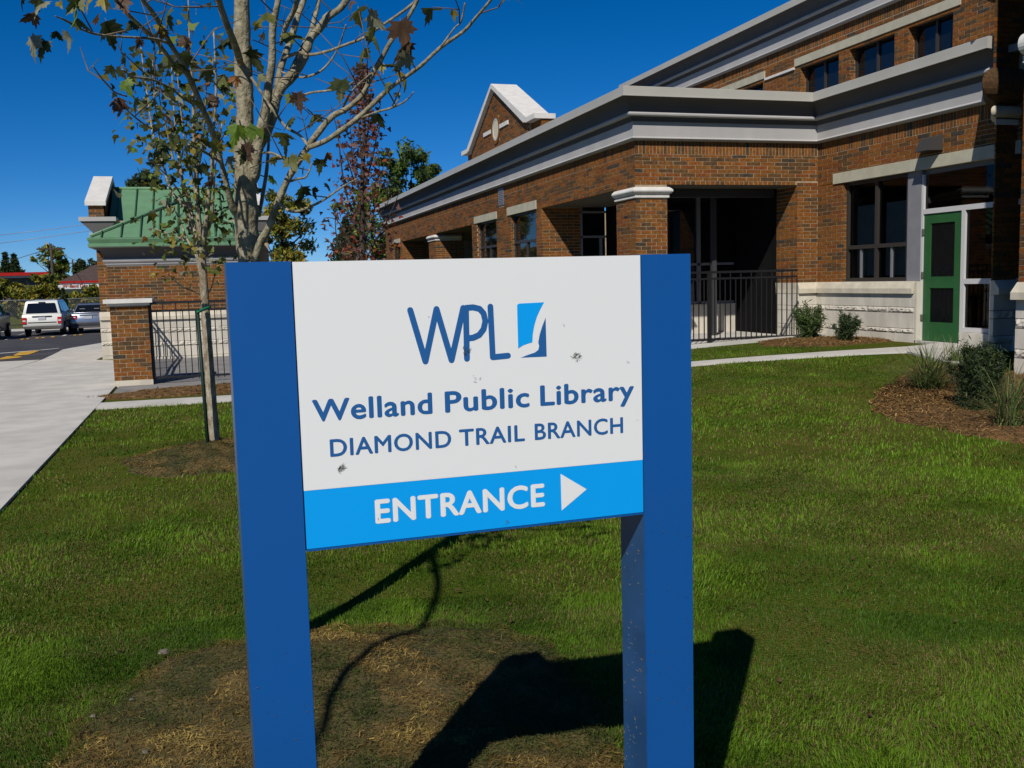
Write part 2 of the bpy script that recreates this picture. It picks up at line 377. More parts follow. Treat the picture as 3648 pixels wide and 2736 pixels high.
# ------------------------------------------------------------------ brickwork
class Brickwork:
    def __init__(s): s.rec = []       # (centre, rotz, length, height)
    def wall(s, ox, oy, ux, uy, u1, z0, z1, holes=(), L=.29, Hh=.060, J=.010, top=None, off0=0.0):
        nx_, ny_ = uy, -ux            # outward normal is right of u
        rot = math.atan2(uy, ux)
        row = 0; z = z0
        while z+Hh*.6 < z1:
            zt = min(z+Hh, z1); zc = (z+zt)/2
            segs = [(0.0, u1)]
            if top:
                a, b = top(zc)
                segs = [(max(0, a), min(u1, b))] if b-a > .05 else []
            for (h0, h1, hz0, hz1) in holes:
                if hz0 < zc < hz1:
                    ns = []
                    for (a, b) in segs:
                        if h1 <= a or h0 >= b: ns.append((a, b)); continue
                        if h0 > a: ns.append((a, h0))
                        if h1 < b: ns.append((h1, b))
                    segs = ns
            o = off0 - (0 if row % 2 else (L+J)/2)
            for (a, b) in segs:
                k = math.floor((a-o)/(L+J))
                while True:
                    x0 = o+k*(L+J); x1 = x0+L; k += 1
                    if x0 >= b: break
                    x0 = max(x0, a); x1 = min(x1, b)
                    if x1-x0 < .012: continue
                    uc = (x0+x1)/2
                    s.rec.append((Vector((ox+ux*uc, oy+uy*uc, zc)), rot, x1-x0, zt-z))
            z += Hh+J; row += 1
    def soldiers(s, ox, oy, ux, uy, u0, u1, z0, z1, w=.060, J=.010):
        rot = math.atan2(uy, ux); x = u0
        while x+w <= u1+1e-6:
            uc = x+w/2
            s.rec.append((Vector((ox+ux*uc, oy+uy*uc, (z0+z1)/2)), rot, w, z1-z0)); x += w+J
    def emit(s, parent, limit=295, T=.03, seed=1):
        R = random.Random(seed)
        key = lambda r: (r[0]-Vector((0, 0, H))).length/math.sqrt(r[2]*r[3])
        rec = sorted(s.rec, key=key)
        def seen(r):
            d = r[0]-Vector((0, 0, H)); f = d.dot(FWD)
            n = Vector((math.sin(r[1]), -math.cos(r[1]), 0))
            return f > .5 and abs(d.dot(RIGHT)/f) < .532 and abs(d.dot(UP)/f) < .40 and n.dot(d) < 0
        vis = [r for r in rec if seen(r)]; chosen = set(id(r) for r in vis[:limit])
        cache = {}
        def geom(l, h):
            return [(-l/2, 0, -h/2), (l/2, 0, -h/2), (l/2, 0, h/2), (-l/2, 0, h/2), (-l/2, T, -h/2), (l/2, T, -h/2), (l/2, T, h/2), (-l/2, T, h/2)], \
                   [(0, 1, 2, 3), (1, 5, 6, 2), (4, 0, 3, 7), (3, 2, 6, 7), (4, 5, 1, 0)]
        stuff = MB()
        for r in rec:
            c = R.choices(range(6), BW)[0]
            l, h = round(r[2], 2), round(r[3], 3)
            dn = R.uniform(-.001, .002)
            n = Vector((math.sin(r[1]), -math.cos(r[1]), 0))
            pos = r[0]+n*dn
            if id(r) in chosen:
                kk = (l, h, c)
                if kk not in cache:
                    me = bpy.data.meshes.new('brick'); v, f = geom(l-.002, h); me.from_pydata(v, [], f); me.materials.append(BRICKS[c]); cache[kk] = me
                o = link('brick', cache[kk], parent); o.location = pos; o.rotation_euler = (0, 0, r[1])
            else:
                v, f = geom(r[2]-.001, r[3]); M = Matrix.Translation(pos) @ Matrix.Rotation(r[1], 4, 'Z')
                stuff.cur = c; stuff.add([M @ Vector(q) for q in v], f)
        if stuff.v:
            o = stuff.build('brickwork', BRICKS, parent); o['kind'] = 'stuff'

def stones(parent, ox, oy, ux, uy, u1, rows, L=.6, seed=3, m=None):
    """rows: (z0,z1,out,rock) — every block an object"""
    R = random.Random(seed); rot = math.atan2(uy, ux); nv = Vector((uy, -ux, 0))
    for ri, (z0, z1, out, kind) in enumerate(rows):
        x = 0.0; first = True
        while x < u1-.02:
            l = L*(.5 if (ri % 2 and first) else 1)*R.uniform(.92, 1.08); first = False
            if u1-x-l < .2: l = u1-x
            a, b = x+.003, min(x+l, u1)-.003
            k = MB()
            P = lambda u, d, z: (ox+ux*u+nv.x*d, oy+uy*u+nv.y*d, z)
            if kind == 'rock':
                nx_, nz_ = max(4, int((b-a)/.035)), 4
                vs = []
                for j in range(nz_+1):
                    for q in range(nx_+1):
                        edge = j in (0, nz_) or q in (0, nx_)
                        d = out*.55 if edge else out*R.uniform(.62, 1.08)
                        vs.append(P(a+(b-a)*q/nx_, d, z0+.004+(z1-z0-.008)*j/nz_))
                fs = [(j*(nx_+1)+q, j*(nx_+1)+q+1, (j+1)*(nx_+1)+q+1, (j+1)*(nx_+1)+q) for j in range(nz_) for q in range(nx_)]
                k.add(vs, fs)
                bz0, bz1 = z0+.004, z1-.004
                k.add([P(a, -.05, bz0), P(b, -.05, bz0), P(b, -.05, bz1), P(a, -.05, bz1), P(a, out*.55, bz0), P(b, out*.55, bz0), P(b, out*.55, bz1), P(a, out*.55, bz1)],
                      [(0, 1, 5, 4), (1, 2, 6, 5), (2, 3, 7, 6), (3, 0, 4, 7)])
            elif kind == 'sill':
                pr = [(-.05, z0), (out, z0), (out, z0+(z1-z0)*.42), (.02, z1), (-.05, z1)]
                vs = [P(u, d, z) for u in (a, b) for (d, z) in pr]; n = len(pr)
                k.add(vs, [tuple(range(n)), tuple(range(2*n-1, n-1, -1))]+[(q, q+n, (q+1) % n+n, (q+1) % n) for q in range(n)])
            else:
                bz0, bz1 = z0+.003, z1-.003
                vs = [P(u, d, z) for z in (bz0, bz1) for d in (out, -.05) for u in (a, b)]
                k.add(vs, [(0, 2, 3, 1), (4, 5, 7, 6), (0, 1, 5, 4), (2, 6, 7, 3), (0, 4, 6, 2), (1, 3, 7, 5)])
            k.build('stone_block', m or (M_STONE if kind != 'sill' else M_STONEB), parent, recalc=True)
            x += l
BASE_ROWS = lambda zb, q=1.0: [(zb, .48, .03*q, 'flat'), (.482, .558, .05*q, 'rock'), (.56, .822, .03*q, 'flat'), (.824, .917, .05*q, 'rock'), (.919, 1.145, .03*q, 'flat'), (1.147, 1.352, .08*q, 'sill')]

def sweep(path, prof, closed=False):
    """mitred sweep of profile (out, z) along a plan polyline; out is to the right of travel"""
    n = len(path); P = [Vector((p[0], p[1])) for p in path]; vs = []
    for i in range(n):
        d0 = (P[i]-P[i-1]).normalized() if i else (P[1]-P[0]).normalized()
        d1 = (P[i+1]-P[i]).normalized() if i < n-1 else d0
        n0 = Vector((d0.y, -d0.x)); n1 = Vector((d1.y, -d1.x))
        b = n0+n1; b = b/b.dot(n0)
        for (o, z) in prof:
            q = P[i]+b*o; vs.append((q.x, q.y, z))
    m = len(prof)
    fs = [(i*m+j, i*m+j+1, (i+1)*m+j+1, (i+1)*m+j) for i in range(n-1) for j in range(m-1)]
    fs += [tuple(range(m-1, -1, -1)), tuple((n-1)*m+j for j in range(m))]
    return vs, fs
def cornice(parent, path, z, big=1.0, top=M_FASC):
    def part(name, prof, m, smooth=False):
        k = MB(); v, f = sweep(path, [(o*big, z+dz) for (o, dz) in prof]); k.add(v, f)
        return k.build(name, m, parent, recalc=True)
    part('cornice_band', [(-.08, .0), (.055, .0)]+[(.055+.05*math.sin(math.pi*t/8), .004+.06*t/8) for t in range(1, 8)]+[(.068, .066), (.072, .325), (-.08, .325)], M_EIFS)
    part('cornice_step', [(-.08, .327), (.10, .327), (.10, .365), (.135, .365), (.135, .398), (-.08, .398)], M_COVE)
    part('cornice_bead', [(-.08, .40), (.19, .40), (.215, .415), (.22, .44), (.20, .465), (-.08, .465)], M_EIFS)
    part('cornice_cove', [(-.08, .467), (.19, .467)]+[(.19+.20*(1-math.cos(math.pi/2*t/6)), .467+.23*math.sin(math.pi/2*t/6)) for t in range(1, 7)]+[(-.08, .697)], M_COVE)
    part('fascia', [(-.3, .699), (.41, .699), (.41, .712), (.392, .716), (.392, .86), (.38, .868), (-.3, .868)], top)

# ------------------------------------------------------------------ library building
lib = thing('library_building', 'long orange brick library with white stepped cornices, porch openings and a green door', 'library', loc=(9.3, 20, 0.3))
lib.matrix_world = Matrix.Translation((0, 0, 0))
XA, YA, XC = 7.41, 16.06, 11.2
ZT, ZS = 3.96, 3.19          # brick top, porch soffit
MT = .004                    # mortar recess
bw = Brickwork()
# A-B face (normal -y): u = +x
bw.wall(XA+.002, YA, 1, 0, XC-XA-.002, ZS+.075, ZT-.235)
bw.soldiers(XA+.002, YA, 1, 0, 0, XC-XA-.005, ZT-.225, ZT)
bw.soldiers(XA+.002, YA, 1, 0, 0, 3.33, ZS, ZS+.065, w=.090)
bw.wall(10.75, YA, 1, 0, XC-10.75, 1.352, ZS+.07)
bw.wall(XA+.002, YA, 1, 0, .62, .35, 2.94, L=.190)
# pier reveal faces towards +x are hidden; reveal facing -x at x=10.75 : u = -y
bw.wall(10.75, YA+.70, 0, -1, .698, 1.352, ZS)
# c face (normal -x): u runs from far to near (-y)
CU = lambda y: YA-y
bw.wall(XC, YA-.002, 0, -1, YA-11.0, 1.352, ZT-.235, holes=[(CU(15.28), CU(11.0), 1.0, 3.15)])
bw.soldiers(XC, YA-.002, 0, -1, 0, YA-11.0, ZT-.225, ZT)
# long facade (normal -x)
YL = 41.5
LU = lambda y: YL-y
lholes = [(LU(21.19), LU(16.93), 0, ZS), (LU(32.07), LU(27.35), 0, ZS), (LU(38.0), LU(33.13), 0, ZS),
          (LU(23.6), LU(21.6), 1.3, 3.18), (LU(26.8), LU(24.85), 1.3, 3.18), (LU(40.1), LU(38.35), 1.3, 3.18), (LU(24.57), LU(24.1), 3.48, 3.93)]
bw.wall(XA, YL, 0, -1, YL-YA-.032, 1.352, ZT-.235, holes=lholes)
bw.wall(XA, 16.93, 0, -1, .838, .35, 1.352, L=.190)
bw.soldiers(XA, YL, 0, -1, 0, YL-YA-.032, ZT-.225, ZT)
# porch end reveals facing -y
for yy in (21.19, 32.07, 38.0):
    bw.wall(XA+.032, yy, 1, 0, .95, 1.352, ZS)
# upper storey
XU = 13.5
YU0, YU1 = 29.6, 8.0
uh = [(YU0-21.65, YU0-23.9, 0, 0)]
UWIN = [(23.6, 21.66), (20.07, 18.62), (18.25, 16.81), (16.41, 15.20)]
uholes = [(YU0-a, YU0-b, 5.0, 6.32) for a, b in UWIN]
bw.wall(XU, YU0, 0, -1, YU0-YU1, 4.75, 6.64, holes=uholes)
bw.soldiers(XU, YU0, 0, -1, 0, YU0-YU1, 6.65, 6.875)
bw.wall(XC+.032, 15.28, 1, 0, .12, 1.352, 3.15, L=.12)
for a, b in UWIN: bw.wall(XU+.032, a, 1, 0, .2, 4.75, 6.35, L=.2)
for yy in (23.6, 26.8, 40.1): bw.wall(XA+.032, yy, 1, 0, .1, 1.36, 3.18, L=.1)
# gable
XG = 9.0
GY0, GY1, GPK, GZ0, GZP = 32.9, 26.75, 29.93, 6.12, 7.55
def gtop(z):
    if z < GZ0: return (0, GY0-GY1)
    t = (z-GZ0)/(GZP-GZ0)
    return ((GY0-GPK)*t+.05, (GY0-GY1)-(GPK-GY1)*t-.05)
bw.wall(XG, GY0, 0, -1, GY0-GY1, 4.75, GZP-.1, top=gtop, holes=[(2.6, 3.35, 5.93, 6.7)])
bw.emit(lib, 298, seed=2)

# mortar backing walls and cores
k = MB()
k.box(XA+MT, XC+.5, YA+MT, YA+.35, ZS+.002, 4.55)                 # lintel beam A-B
k.box(XA+MT, XA+.62-.002, YA+MT, YA+.86, .2, ZS)                   # corner pier
k.box(10.75+MT, XC+.4, YA+MT, YA+.70-.004, .2, ZS)                # right pier
k.box(XC+MT, XC+.35, 15.28+MT, YA, 1.352, ZS)                        # c wall beside window
k.box(XC+MT, XC+.35, 10.9, YA, 3.16, 4.55)
k.box(XC+MT, XC+.35, 13.31, YA, .1, 1.35)
k.box(XA+MT, XA+.35, YA+.36, YL, ZS+.002, 4.55)                   # long facade beam
for a, b in ((41.49, 40.1), (38.35, 38.0), (33.13, 32.07), (27.35, 26.8), (24.85, 23.6), (21.6, 21.19)):
    k.box(XA+MT, XA+.95, b+MT, a, .0, ZS)
k.box(XA+MT, XA+.35, 38.36, 40.09, .0, 1.35); k.box(XA+MT, XA+.35, 24.86, 26.79, .0, 1.35); k.box(XA+MT, XA+.35, 21.61, 23.59, .0, 1.35)
for a, b in ((YU0, 23.6), (21.66, 20.07), (18.62, 18.25), (16.81, 16.41), (15.20, YU1)):
    k.box(XU+MT, XU+.4, b+(MT if b > 9 else 0), a, 4.6, 6.35)
k.box(XU+MT, XU+.4, YU1, YU0, 6.32, 7.6)
k.prism([(GY0-.01, 4.6), (GY0-.01, GZ0), (GPK, GZP), (GY1+.01, GZ0), (GY1+.01, 4.6)], 'x', XG+MT, XG+.66)
k.build('wall', M_MORTAR, lib)
# porch soffit, floors, inner walls
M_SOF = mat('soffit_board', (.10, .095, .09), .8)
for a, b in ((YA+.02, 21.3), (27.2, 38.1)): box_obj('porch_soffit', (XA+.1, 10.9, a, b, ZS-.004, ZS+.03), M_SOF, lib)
k = MB(); k.box(XA+.3, 10.7, YA+.7, YA+.9, ZS-.16, ZS-.006); k.build('porch_beam', M_POSTG, lib)
for b in ((XA-.05, 11.2, YA-.35, 21.3, .12, .33), (XA-.05, 11, 27.2, 38.1, -.3, .05)): box_obj('porch_floor', b, M_CONC, lib)
k = MB(); k.box(9.0, 10.85, 18.35, 18.6, .3, .93)
k.build('porch_stone_base', M_STONE, lib)
for b in ((9.0, 10.85, 18.45, 18.5, .93, ZS), (8.36, 9.0, 21.25, 21.3, .35, ZS)): box_obj('porch_glazing', b, M_DARKGL, lib)
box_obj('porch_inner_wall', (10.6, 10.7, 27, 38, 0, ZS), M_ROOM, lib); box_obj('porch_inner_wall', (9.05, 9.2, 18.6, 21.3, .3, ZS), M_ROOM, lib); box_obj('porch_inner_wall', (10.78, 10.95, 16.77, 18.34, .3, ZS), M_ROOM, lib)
for b in ((9.0, 9.07, 18.38, 18.44, .93, ZS), (9.88, 9.96, 18.38, 18.44, .93, ZS), (9.0, 10.75, 18.38, 18.44, 1.75, 1.80), (9.0, 10.75, 18.38, 18.44, .93, .99),
          (8.36, 8.41, 21.18, 21.25, .35, ZS), (8.36, 9.0, 21.18, 21.25, 2.48, 2.53), (8.36, 9.0, 21.18, 21.25, 3.05, 3.1), (8.85, 8.9, 21.18, 21.25, .35, 2.48)):
    box_obj('porch_mullion', b, M_GREYP, lib)
box_obj('porch_post', (9.64, 9.73, 17.3, 17.39, .33, ZS-.01), M_POSTG, lib)
# roofs
M_ROOF = mat('roof_membrane', (.2, .2, .2), .9)
for b in ((XA-.2, XU, YA-.2, YL-.1, 4.56, 4.66), (XC-.2, XU, 11.0, YA-.2, 4.56, 4.66), (XU+.3, XU+12, YU1, YU0-.1, 7.45, 7.55), (XU+.3, XU+12, YU1, YU0, 4.5, 4.6)): box_obj('roof', b, M_ROOF, lib)
# far end wall and backs so that light stays out
for b in ((XA+.4, XU+12, YL-.3, YL-.01, -.5, 4.55), (XU+11.7, XU+12, YU1, YU0, -.3, 7.5), (XU+.4, XU+12, YU0-.3, YU0-.02, 4.5, 7.5)): box_obj('end_wall', b, M_MORTAR, lib)
# corner pier cap stones
def cap(path, z, closed=False):
    k = MB(); v, f = sweep(path, [(-.03, z+.0), (.0, z+.0), (.03, z+.012), (.03, z+.05), (.0, z+.06), (-.03, z+.06)]); k.add(v, f); k.build('cap_fillet', M_CAP, lib, recalc=True)
    k = MB(); v, f = sweep(path, [(-.03, z+.062), (.02, z+.062)]+[(.03+.055*math.sin(math.pi*t/8), z+.066+.13*t/8) for t in range(9)]+[(.02, z+.2), (-.03, z+.2)]); k.add(v, f)
    k.sm = True; k.build('cap_roll', M_CAP, lib, recalc=True)
cap([(XA, 16.95), (XA, YA), (XA+.62, YA), (XA+.62, YA+.86)], 2.945)
cap([(XA, 33.15), (XA, 32.07), (XA+.9, 32.07)], 2.93)
# base stones
stones(lib, XC, 15.28+.78, 0, -1, YA-13.33, BASE_ROWS(.2), seed=4)
stones(lib, 10.75, YA, 1, 0, XC-10.75-.03, BASE_ROWS(.2), L=.9, seed=5)
stones(lib, 10.75, YA+.70, 0, -1, .695, BASE_ROWS(.2, .12), L=.9, seed=6)
box_obj('base_end_stone', (XC-.035, XC+.3, 13.262, 13.309, .37, 1.345), M_STONE, lib)
box_obj('foundation', (XC-.01, XC+.2, 12.2, 15.9, -.1, .21), M_CONC, lib)
# lintels
def lintel(x, y0, y1, z0, z1, out=.025, n=2):
    st = (y1-y0)/n
    for q in range(n): box_obj('lintel', (x-out, x+.1, y0+st*q+.003, y0+st*(q+1)-.003, z0, z1), M_LINTEL, lib)
lintel(XC, 11.2, 15.56, 3.155, 3.345)
lintel(XA, 21.53, 23.82, 3.18, 3.38, n=1); lintel(XA, 24.77, 27.03, 3.175, 3.365, n=1); lintel(XA, 38.29, 40.19, 3.15, 3.31, n=1)
lintel(XU, 15.0, 20.28, 6.36, 6.535, n=3); lintel(XU, 21.56, 24.6, 6.36, 6.535, n=1)
box_obj('string_course', (XU-.035, XU+.05, 20.285, 21.555, 6.30, 6.355), M_CAP, lib)
# cornices
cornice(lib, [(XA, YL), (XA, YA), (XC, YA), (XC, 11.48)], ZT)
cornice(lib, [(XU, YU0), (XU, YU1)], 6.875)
# gable coping
for nm, pl in (('gable_coping', [(GPK, GZP+.02), (GPK, GZP+.16), (GY1-.17, GZ0+.02), (GY1-.15, GZ0-.12), (GY1+.05, GZ0-.1)]),
               ('gable_coping', [(GPK, GZP+.02), (GPK, GZP+.16), (GY0+.17, GZ0+.02), (GY0+.15, GZ0-.12), (GY0-.05, GZ0-.1)]),
               ('gable_kneeler', [(GY1-.15, GZ0-.14), (GY1-.15, GZ0+.0), (GY1-.95, GZ0+.0), (GY1-.95, GZ0-.14)]),
               ('gable_kneeler', [(GY0+.15, GZ0-.14), (GY0+.15, GZ0+.0), (GY0+.95, GZ0+.0), (GY0+.95, GZ0-.14)])):
    k = MB(); k.prism(pl, 'x', XG-.13, XG+.72 if 'cop' in nm else XG+.5); k.build(nm, M_CAP, lib, recalc=True)
for a, b in ((GY1-.9, GY1), (GY0, GY0+.9)): box_obj('gable_shoulder', (XG+.1, XG+.5, a, b, 4.6, GZ0-.15), BRICKS[1], lib)
# round window of the gable
cy, cz = 29.93, 6.315
def disc(name, r0, r1, x0, x1, m, n=28):
    k = MB(); vs = []
    for (x, r) in ((x0, r0), (x0, r1), (x1, r1), (x1, r0)):
        vs += [(x, cy+r*math.cos(2*math.pi*q/n), cz+r*math.sin(2*math.pi*q/n)) for q in range(n)]
    for a in range(4):
        b = (a+1) % 4
        k.add(vs if a == 0 else [], []) if a == 0 else None
    base = 0
    for a in range(4):
        b = (a+1) % 4
        for q in range(n):
            k.f.append((a*n+q, a*n+(q+1) % n, b*n+(q+1) % n, b*n+q)); k.m.append(0); k.smooth.append(False)
    return k.build(name, m, lib, recalc=True)
disc('round_window_surround', .36, .47, XG-.03, XG+.05, BRICKS[1])
disc('round_window_frame', .29, .36, XG-.012, XG+.05, M_WHITEP)
k = MB(); k.add([(XG-.002, cy+.30*math.cos(2*math.pi*q/28), cz+.30*math.sin(2*math.pi*q/28)) for q in range(28)], [tuple(range(28))]); k.build('round_window_louvre', mat('cream_louvre', (.55, .50, .36), .7), lib)
for a, b in ((cy+.49, cy+1.35), (cy-1.35, cy-.49)): box_obj('gable_bar', (XG-.04, XG+.02, a, b, cz-.06, cz+.06), M_CAP, lib)
# long facade windows
def win_x(x, y0, y1, z0, z1, trans, mull=None, depth=.13):
    w = box_obj('window', (x+depth, x+depth+.01, y0+.002, y1-.002, z0, z1), M_DARKGL, lib)
    bars = [(y0+.001, y0+.05, z0, z1), (y1-.05, y1-.001, z0, z1), (y0+.05, y1-.05, z0, z0+.05), (y0+.05, y1-.05, z1-.05, z1-.001)]
    if trans: bars.append((y0+.05, y1-.05, trans-.03, trans+.03))
    if mull: bars.append((mull-.03, mull+.03, z0+.05, (trans or z1)-.03 if trans else z1-.05))
    for (a, b, c, d) in bars: box_obj('frame', (x+depth-.04, x+depth-.001, a, b, c, d), M_BRONZE, w)
win_x(XA, 21.6, 23.6, 1.352, 3.18, 2.48, 22.6); win_x(XA, 24.85, 26.8, 1.352, 3.18, 2.48, 25.8); win_x(XA, 38.35, 40.1, 1.352, 3.15, 2.48, 39.2)
for a, b in UWIN: win_x(XU, b, a, 4.7, 6.35, None, (a+b)/2, .2)
k = MB(); k.box(XA-.012, XA+.05, 24.1, 24.57, 3.48, 3.93)
v_ = k.build('vent_grille', mat('vent_blue_grey', (.13, .15, .19), .5), lib)
for q in range(9): box_obj('louvre', (XA-.02, XA-.0125, 24.13, 24.54, 3.505+q*.046, 3.53+q*.046), M_GREYP, v_)
# c window: pair of sashes, grey panel, door
W0, W1 = 13.62, 15.27
room = MB(); room.box(XC+.5, XC+4, 10.9, 16.0, .33, .36); room.box(XC+3.9, XC+4, 10.9, 16, .3, 3.3); room.box(XC+.4, XC+4, 15.9, 16, .3, 3.3); room.box(XC+.4, XC+4, 10.8, 10.9, .3, 3.3); room.box(XC+.36, XC+4, 10.9, 16, 3.16, 3.2)
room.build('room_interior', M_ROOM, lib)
def pane(name, x, y0, y1, z0, z1, parent):
    k = MB(); k.add([(x, y0, z0), (x, y0, z1), (x, y1, z1), (x, y1, z0)], [(0, 1, 2, 3)]); return k.build(name, M_GLASS, parent)
wn_ = pane('window', XC+.12, W0+.03, W1-.03, 1.36, 3.15, lib)
for b in ((XC+.07, XC+.15, W0, W0+.05, 1.355, 3.153), (XC+.07, XC+.15, W1-.05, W1, 1.355, 3.153), (XC+.07, XC+.15, 14.41, 14.48, 1.355, 3.153),
          (XC+.07, XC+.15, W0+.05, 14.41, 1.94, 2.01), (XC+.07, XC+.15, 14.48, W1-.05, 1.94, 2.01), (XC+.07, XC+.15, W0+.05, 14.41, 3.09, 3.153), (XC+.07, XC+.15, 14.48, W1-.05, 3.09, 3.153),
          (XC+.07, XC+.15, W0+.05, 14.41, 1.355, 1.42), (XC+.07, XC+.15, 14.48, W1-.05, 1.355, 1.42)):
    box_obj('frame', b, M_BRONZE, wn_)
for yy in (14.06, 14.88): box_obj('sash_bar', (XC+.09, XC+.13, yy-.02, yy+.02, 1.42, 1.94), mat('aluminium', (.35, .35, .35), .4, metal=.6), wn_)
for a, b in ((13.68, 14.36), (14.52, 15.15)): box_obj('roller_shade', (XC+.22, XC+.23, a, b, 1.45, 2.72), M_SHADE, lib)
box_obj('wall_panel', (XC+.05, XC+.2, 13.30, W0-.002, 1.355, 3.153), M_GREYP, lib)
k = MB(); k.box(XC+.13, XC+.2, 11.0, 13.30, 3.08, 3.153); k.build('door_head', M_GREYP, lib)
box_obj('door_sill', (XC-.04, XC+.3, 12.3, 13.28, .29, .365), M_CONC, lib)
for b in ((XC+.06, XC+.16, 13.255, 13.298, .37, 3.08), (XC+.06, XC+.16, 12.33, 12.405, .37, 2.44), (XC+.06, XC+.16, 11.1, 13.253, 2.44, 2.52), (XC+.06, XC+.16, 11.1, 12.33, 1.30, 1.38), (XC+.06, XC+.16, 11.1, 12.33, .55, .62)):
    box_obj('door_frame', b, M_WHITEP, lib)
for b in ((11.1, 13.25, 2.52, 3.08), (11.1, 12.33, .62, 1.30), (11.1, 12.33, 1.38, 2.44)): pane('sidelight_glass', XC+.10, *b, lib)
door = MB()
for b in ((XC+.08, XC+.125, 12.41, 12.565, .375, 2.435), (XC+.08, XC+.125, 13.10, 13.25, .375, 2.435), (XC+.08, XC+.125, 12.565, 13.10, 2.28, 2.435), (XC+.08, XC+.125, 12.565, 13.10, 1.235, 1.42), (XC+.08, XC+.125, 12.565, 13.10, .375, .68)): door.box(*b)
dr = door.build('door', M_DOOR, lib); dr['label'] = 'green door with two dark panes'
for a, b in ((1.42, 2.28), (.68, 1.235)): box_obj('pane', (XC+.10, XC+.105, 12.565, 13.10, a, b), M_DARKGL, dr)
for zz in (.7, 1.4, 2.1): box_obj('hinge', (XC+.04, XC+.07, 13.235, 13.26, zz, zz+.1), M_COVE, dr)
box_obj('stoop', (10.2, XC+.2, 11.7, 13.1, -.1, .30), M_CONC, lib)
k = MB(); k.box(XC-.02, XC+.3, 11.0, 12.32, .1, .545); k.build('sidelight_base', M_STONE, lib)
# wall light on c face
k = MB(); vs = [(XC-.01, 13.12, 3.41), (XC-.01, 12.76, 3.41), (XC-.01, 12.76, 3.65), (XC-.01, 13.12, 3.65), (XC-.27, 13.09, 3.41), (XC-.27, 12.79, 3.41), (XC-.17, 12.79, 3.61), (XC-.17, 13.09, 3.61)]
k.add(vs, [(0, 1, 2, 3), (4, 7, 6, 5), (0, 4, 5, 1), (3, 2, 6, 7), (0, 3, 7, 4), (1, 5, 6, 2)])
wl = k.build('wall_light', mat('dark_bronze_lamp', (.045, .042, .04), .5), lib, recalc=True)
for (px, pz) in ((7.41, 2.62),): box_obj('weep_vent', (XA-.006, XA+.01, 16.42, 16.58, 2.63, 2.655), M_BLACK, lib)

# ------------------------------------------------------------------ entrance tower at the right edge
tw = thing('entrance_tower', 'brick entrance tower with stone base and rounded stone band at the right edge', 'tower', loc=(0, 0, 0))
bt = Brickwork()
TX, TY = 9.38, 9.38
bt.wall(TX, TY, 0, -1, 2.0, 1.36, 3.94)
bt.wall(TX, TY, 0, -1, 2.0, 4.31, 8.0)
# pilaster beyond, attached to the c face; faces -y
PX0, PX1, PY = 10.83, 11.25, 11.30
bt.wall(PX0, PY, 1, 0, .60, 1.352, 3.62)
bt.wall(PX0-.06, PY, 1, 0, .66, 4.35, 7.0)
bt.emit(tw, 120, seed=9)
k = MB(); k.box(TX+MT, TX+3, 6.6, TY-MT, 0, 3.99); k.build('wall', M_MORTAR, tw)
box_obj('upper_wall', (TX+MT, TX+3, 6.6, TY-MT, 3.99, 9.0), BRICKS[4], tw)
k = MB(); k.prism([(PX0+MT, PY+MT), (XC+.3, PY+MT), (XC+.3, PY+.5), (XC+.03, PY+.41)], 'z', .1, 4.4); k.build('pilaster', BRICKS[4], tw, recalc=True)
k = MB(); k.prism([(PX0-.06+MT, PY+MT), (XC+.3, PY+MT), (XC+.3, PY+.5), (XC+.03, PY+.45)], 'z', 4.4, 7.0); k.build('pilaster', BRICKS[4], tw, recalc=True)
TROWS = [(.1, .44, .03, 'flat'), (.442, .55, .05, 'rock'), (.552, .80, .03, 'flat'), (.802, .92, .05, 'rock'), (.922, 1.15, .03, 'flat'), (1.152, 1.36, .12, 'sill')]
stones(tw, TX, TY, 0, -1, 2.0, TROWS, L=.8, seed=12); stones(tw, PX0, PY, 1, 0, .5, TROWS, L=.6, seed=13)
def roll(path, z, r, d, m=None):
    k = MB(); v, f = sweep(path, [(-.05, z-r)]+[(d+r*math.sin(math.pi*t/10)*.9, z-r*math.cos(math.pi*t/10)) for t in range(11)]+[(-.05, z+r)]); k.add(v, f); k.build('shade_toned_roll' if m is BRICKS[4] else 'stone_roll', m or M_CAP, tw, recalc=True)  # umber rolls are stone mouldings with the shade put into their colour
roll([(TX, TY-.02), (TX, 6.6)], 4.15, .125, .02)
k = MB(); v, f = sweep([(TX, TY), (TX, 6.6)], [(-.05, 3.94), (.03, 3.94), (.03, 4.02), (-.05, 4.02)]); k.add(v, f); k.build('stone_fillet', M_CAP, tw, recalc=True)
roll([(PX0+.37, PY+.39), (PX0, PY), (PX0+.6, PY)], 3.74, .085, .0, M_STONEB)  # darker stone than the tower's roll, standing in for the shade here
k = MB(); v, f = sweep([(PX0+.37, PY+.39), (PX0, PY), (PX0+.6, PY)], [(-.05, 3.56), (.02, 3.56), (.02, 3.635), (-.05, 3.635)]); k.add(v, f); k.build('stone_fillet', M_CAP, tw, recalc=True)
roll([(PX0+.37, PY+.39), (PX0, PY), (PX0+.6, PY)], 4.10, .25, -.03, BRICKS[4])
roll([(PX0+.34, PY+.42), (PX0-.06, PY), (PX0+.6, PY)], 5.62, .26, -.02, BRICKS[4])

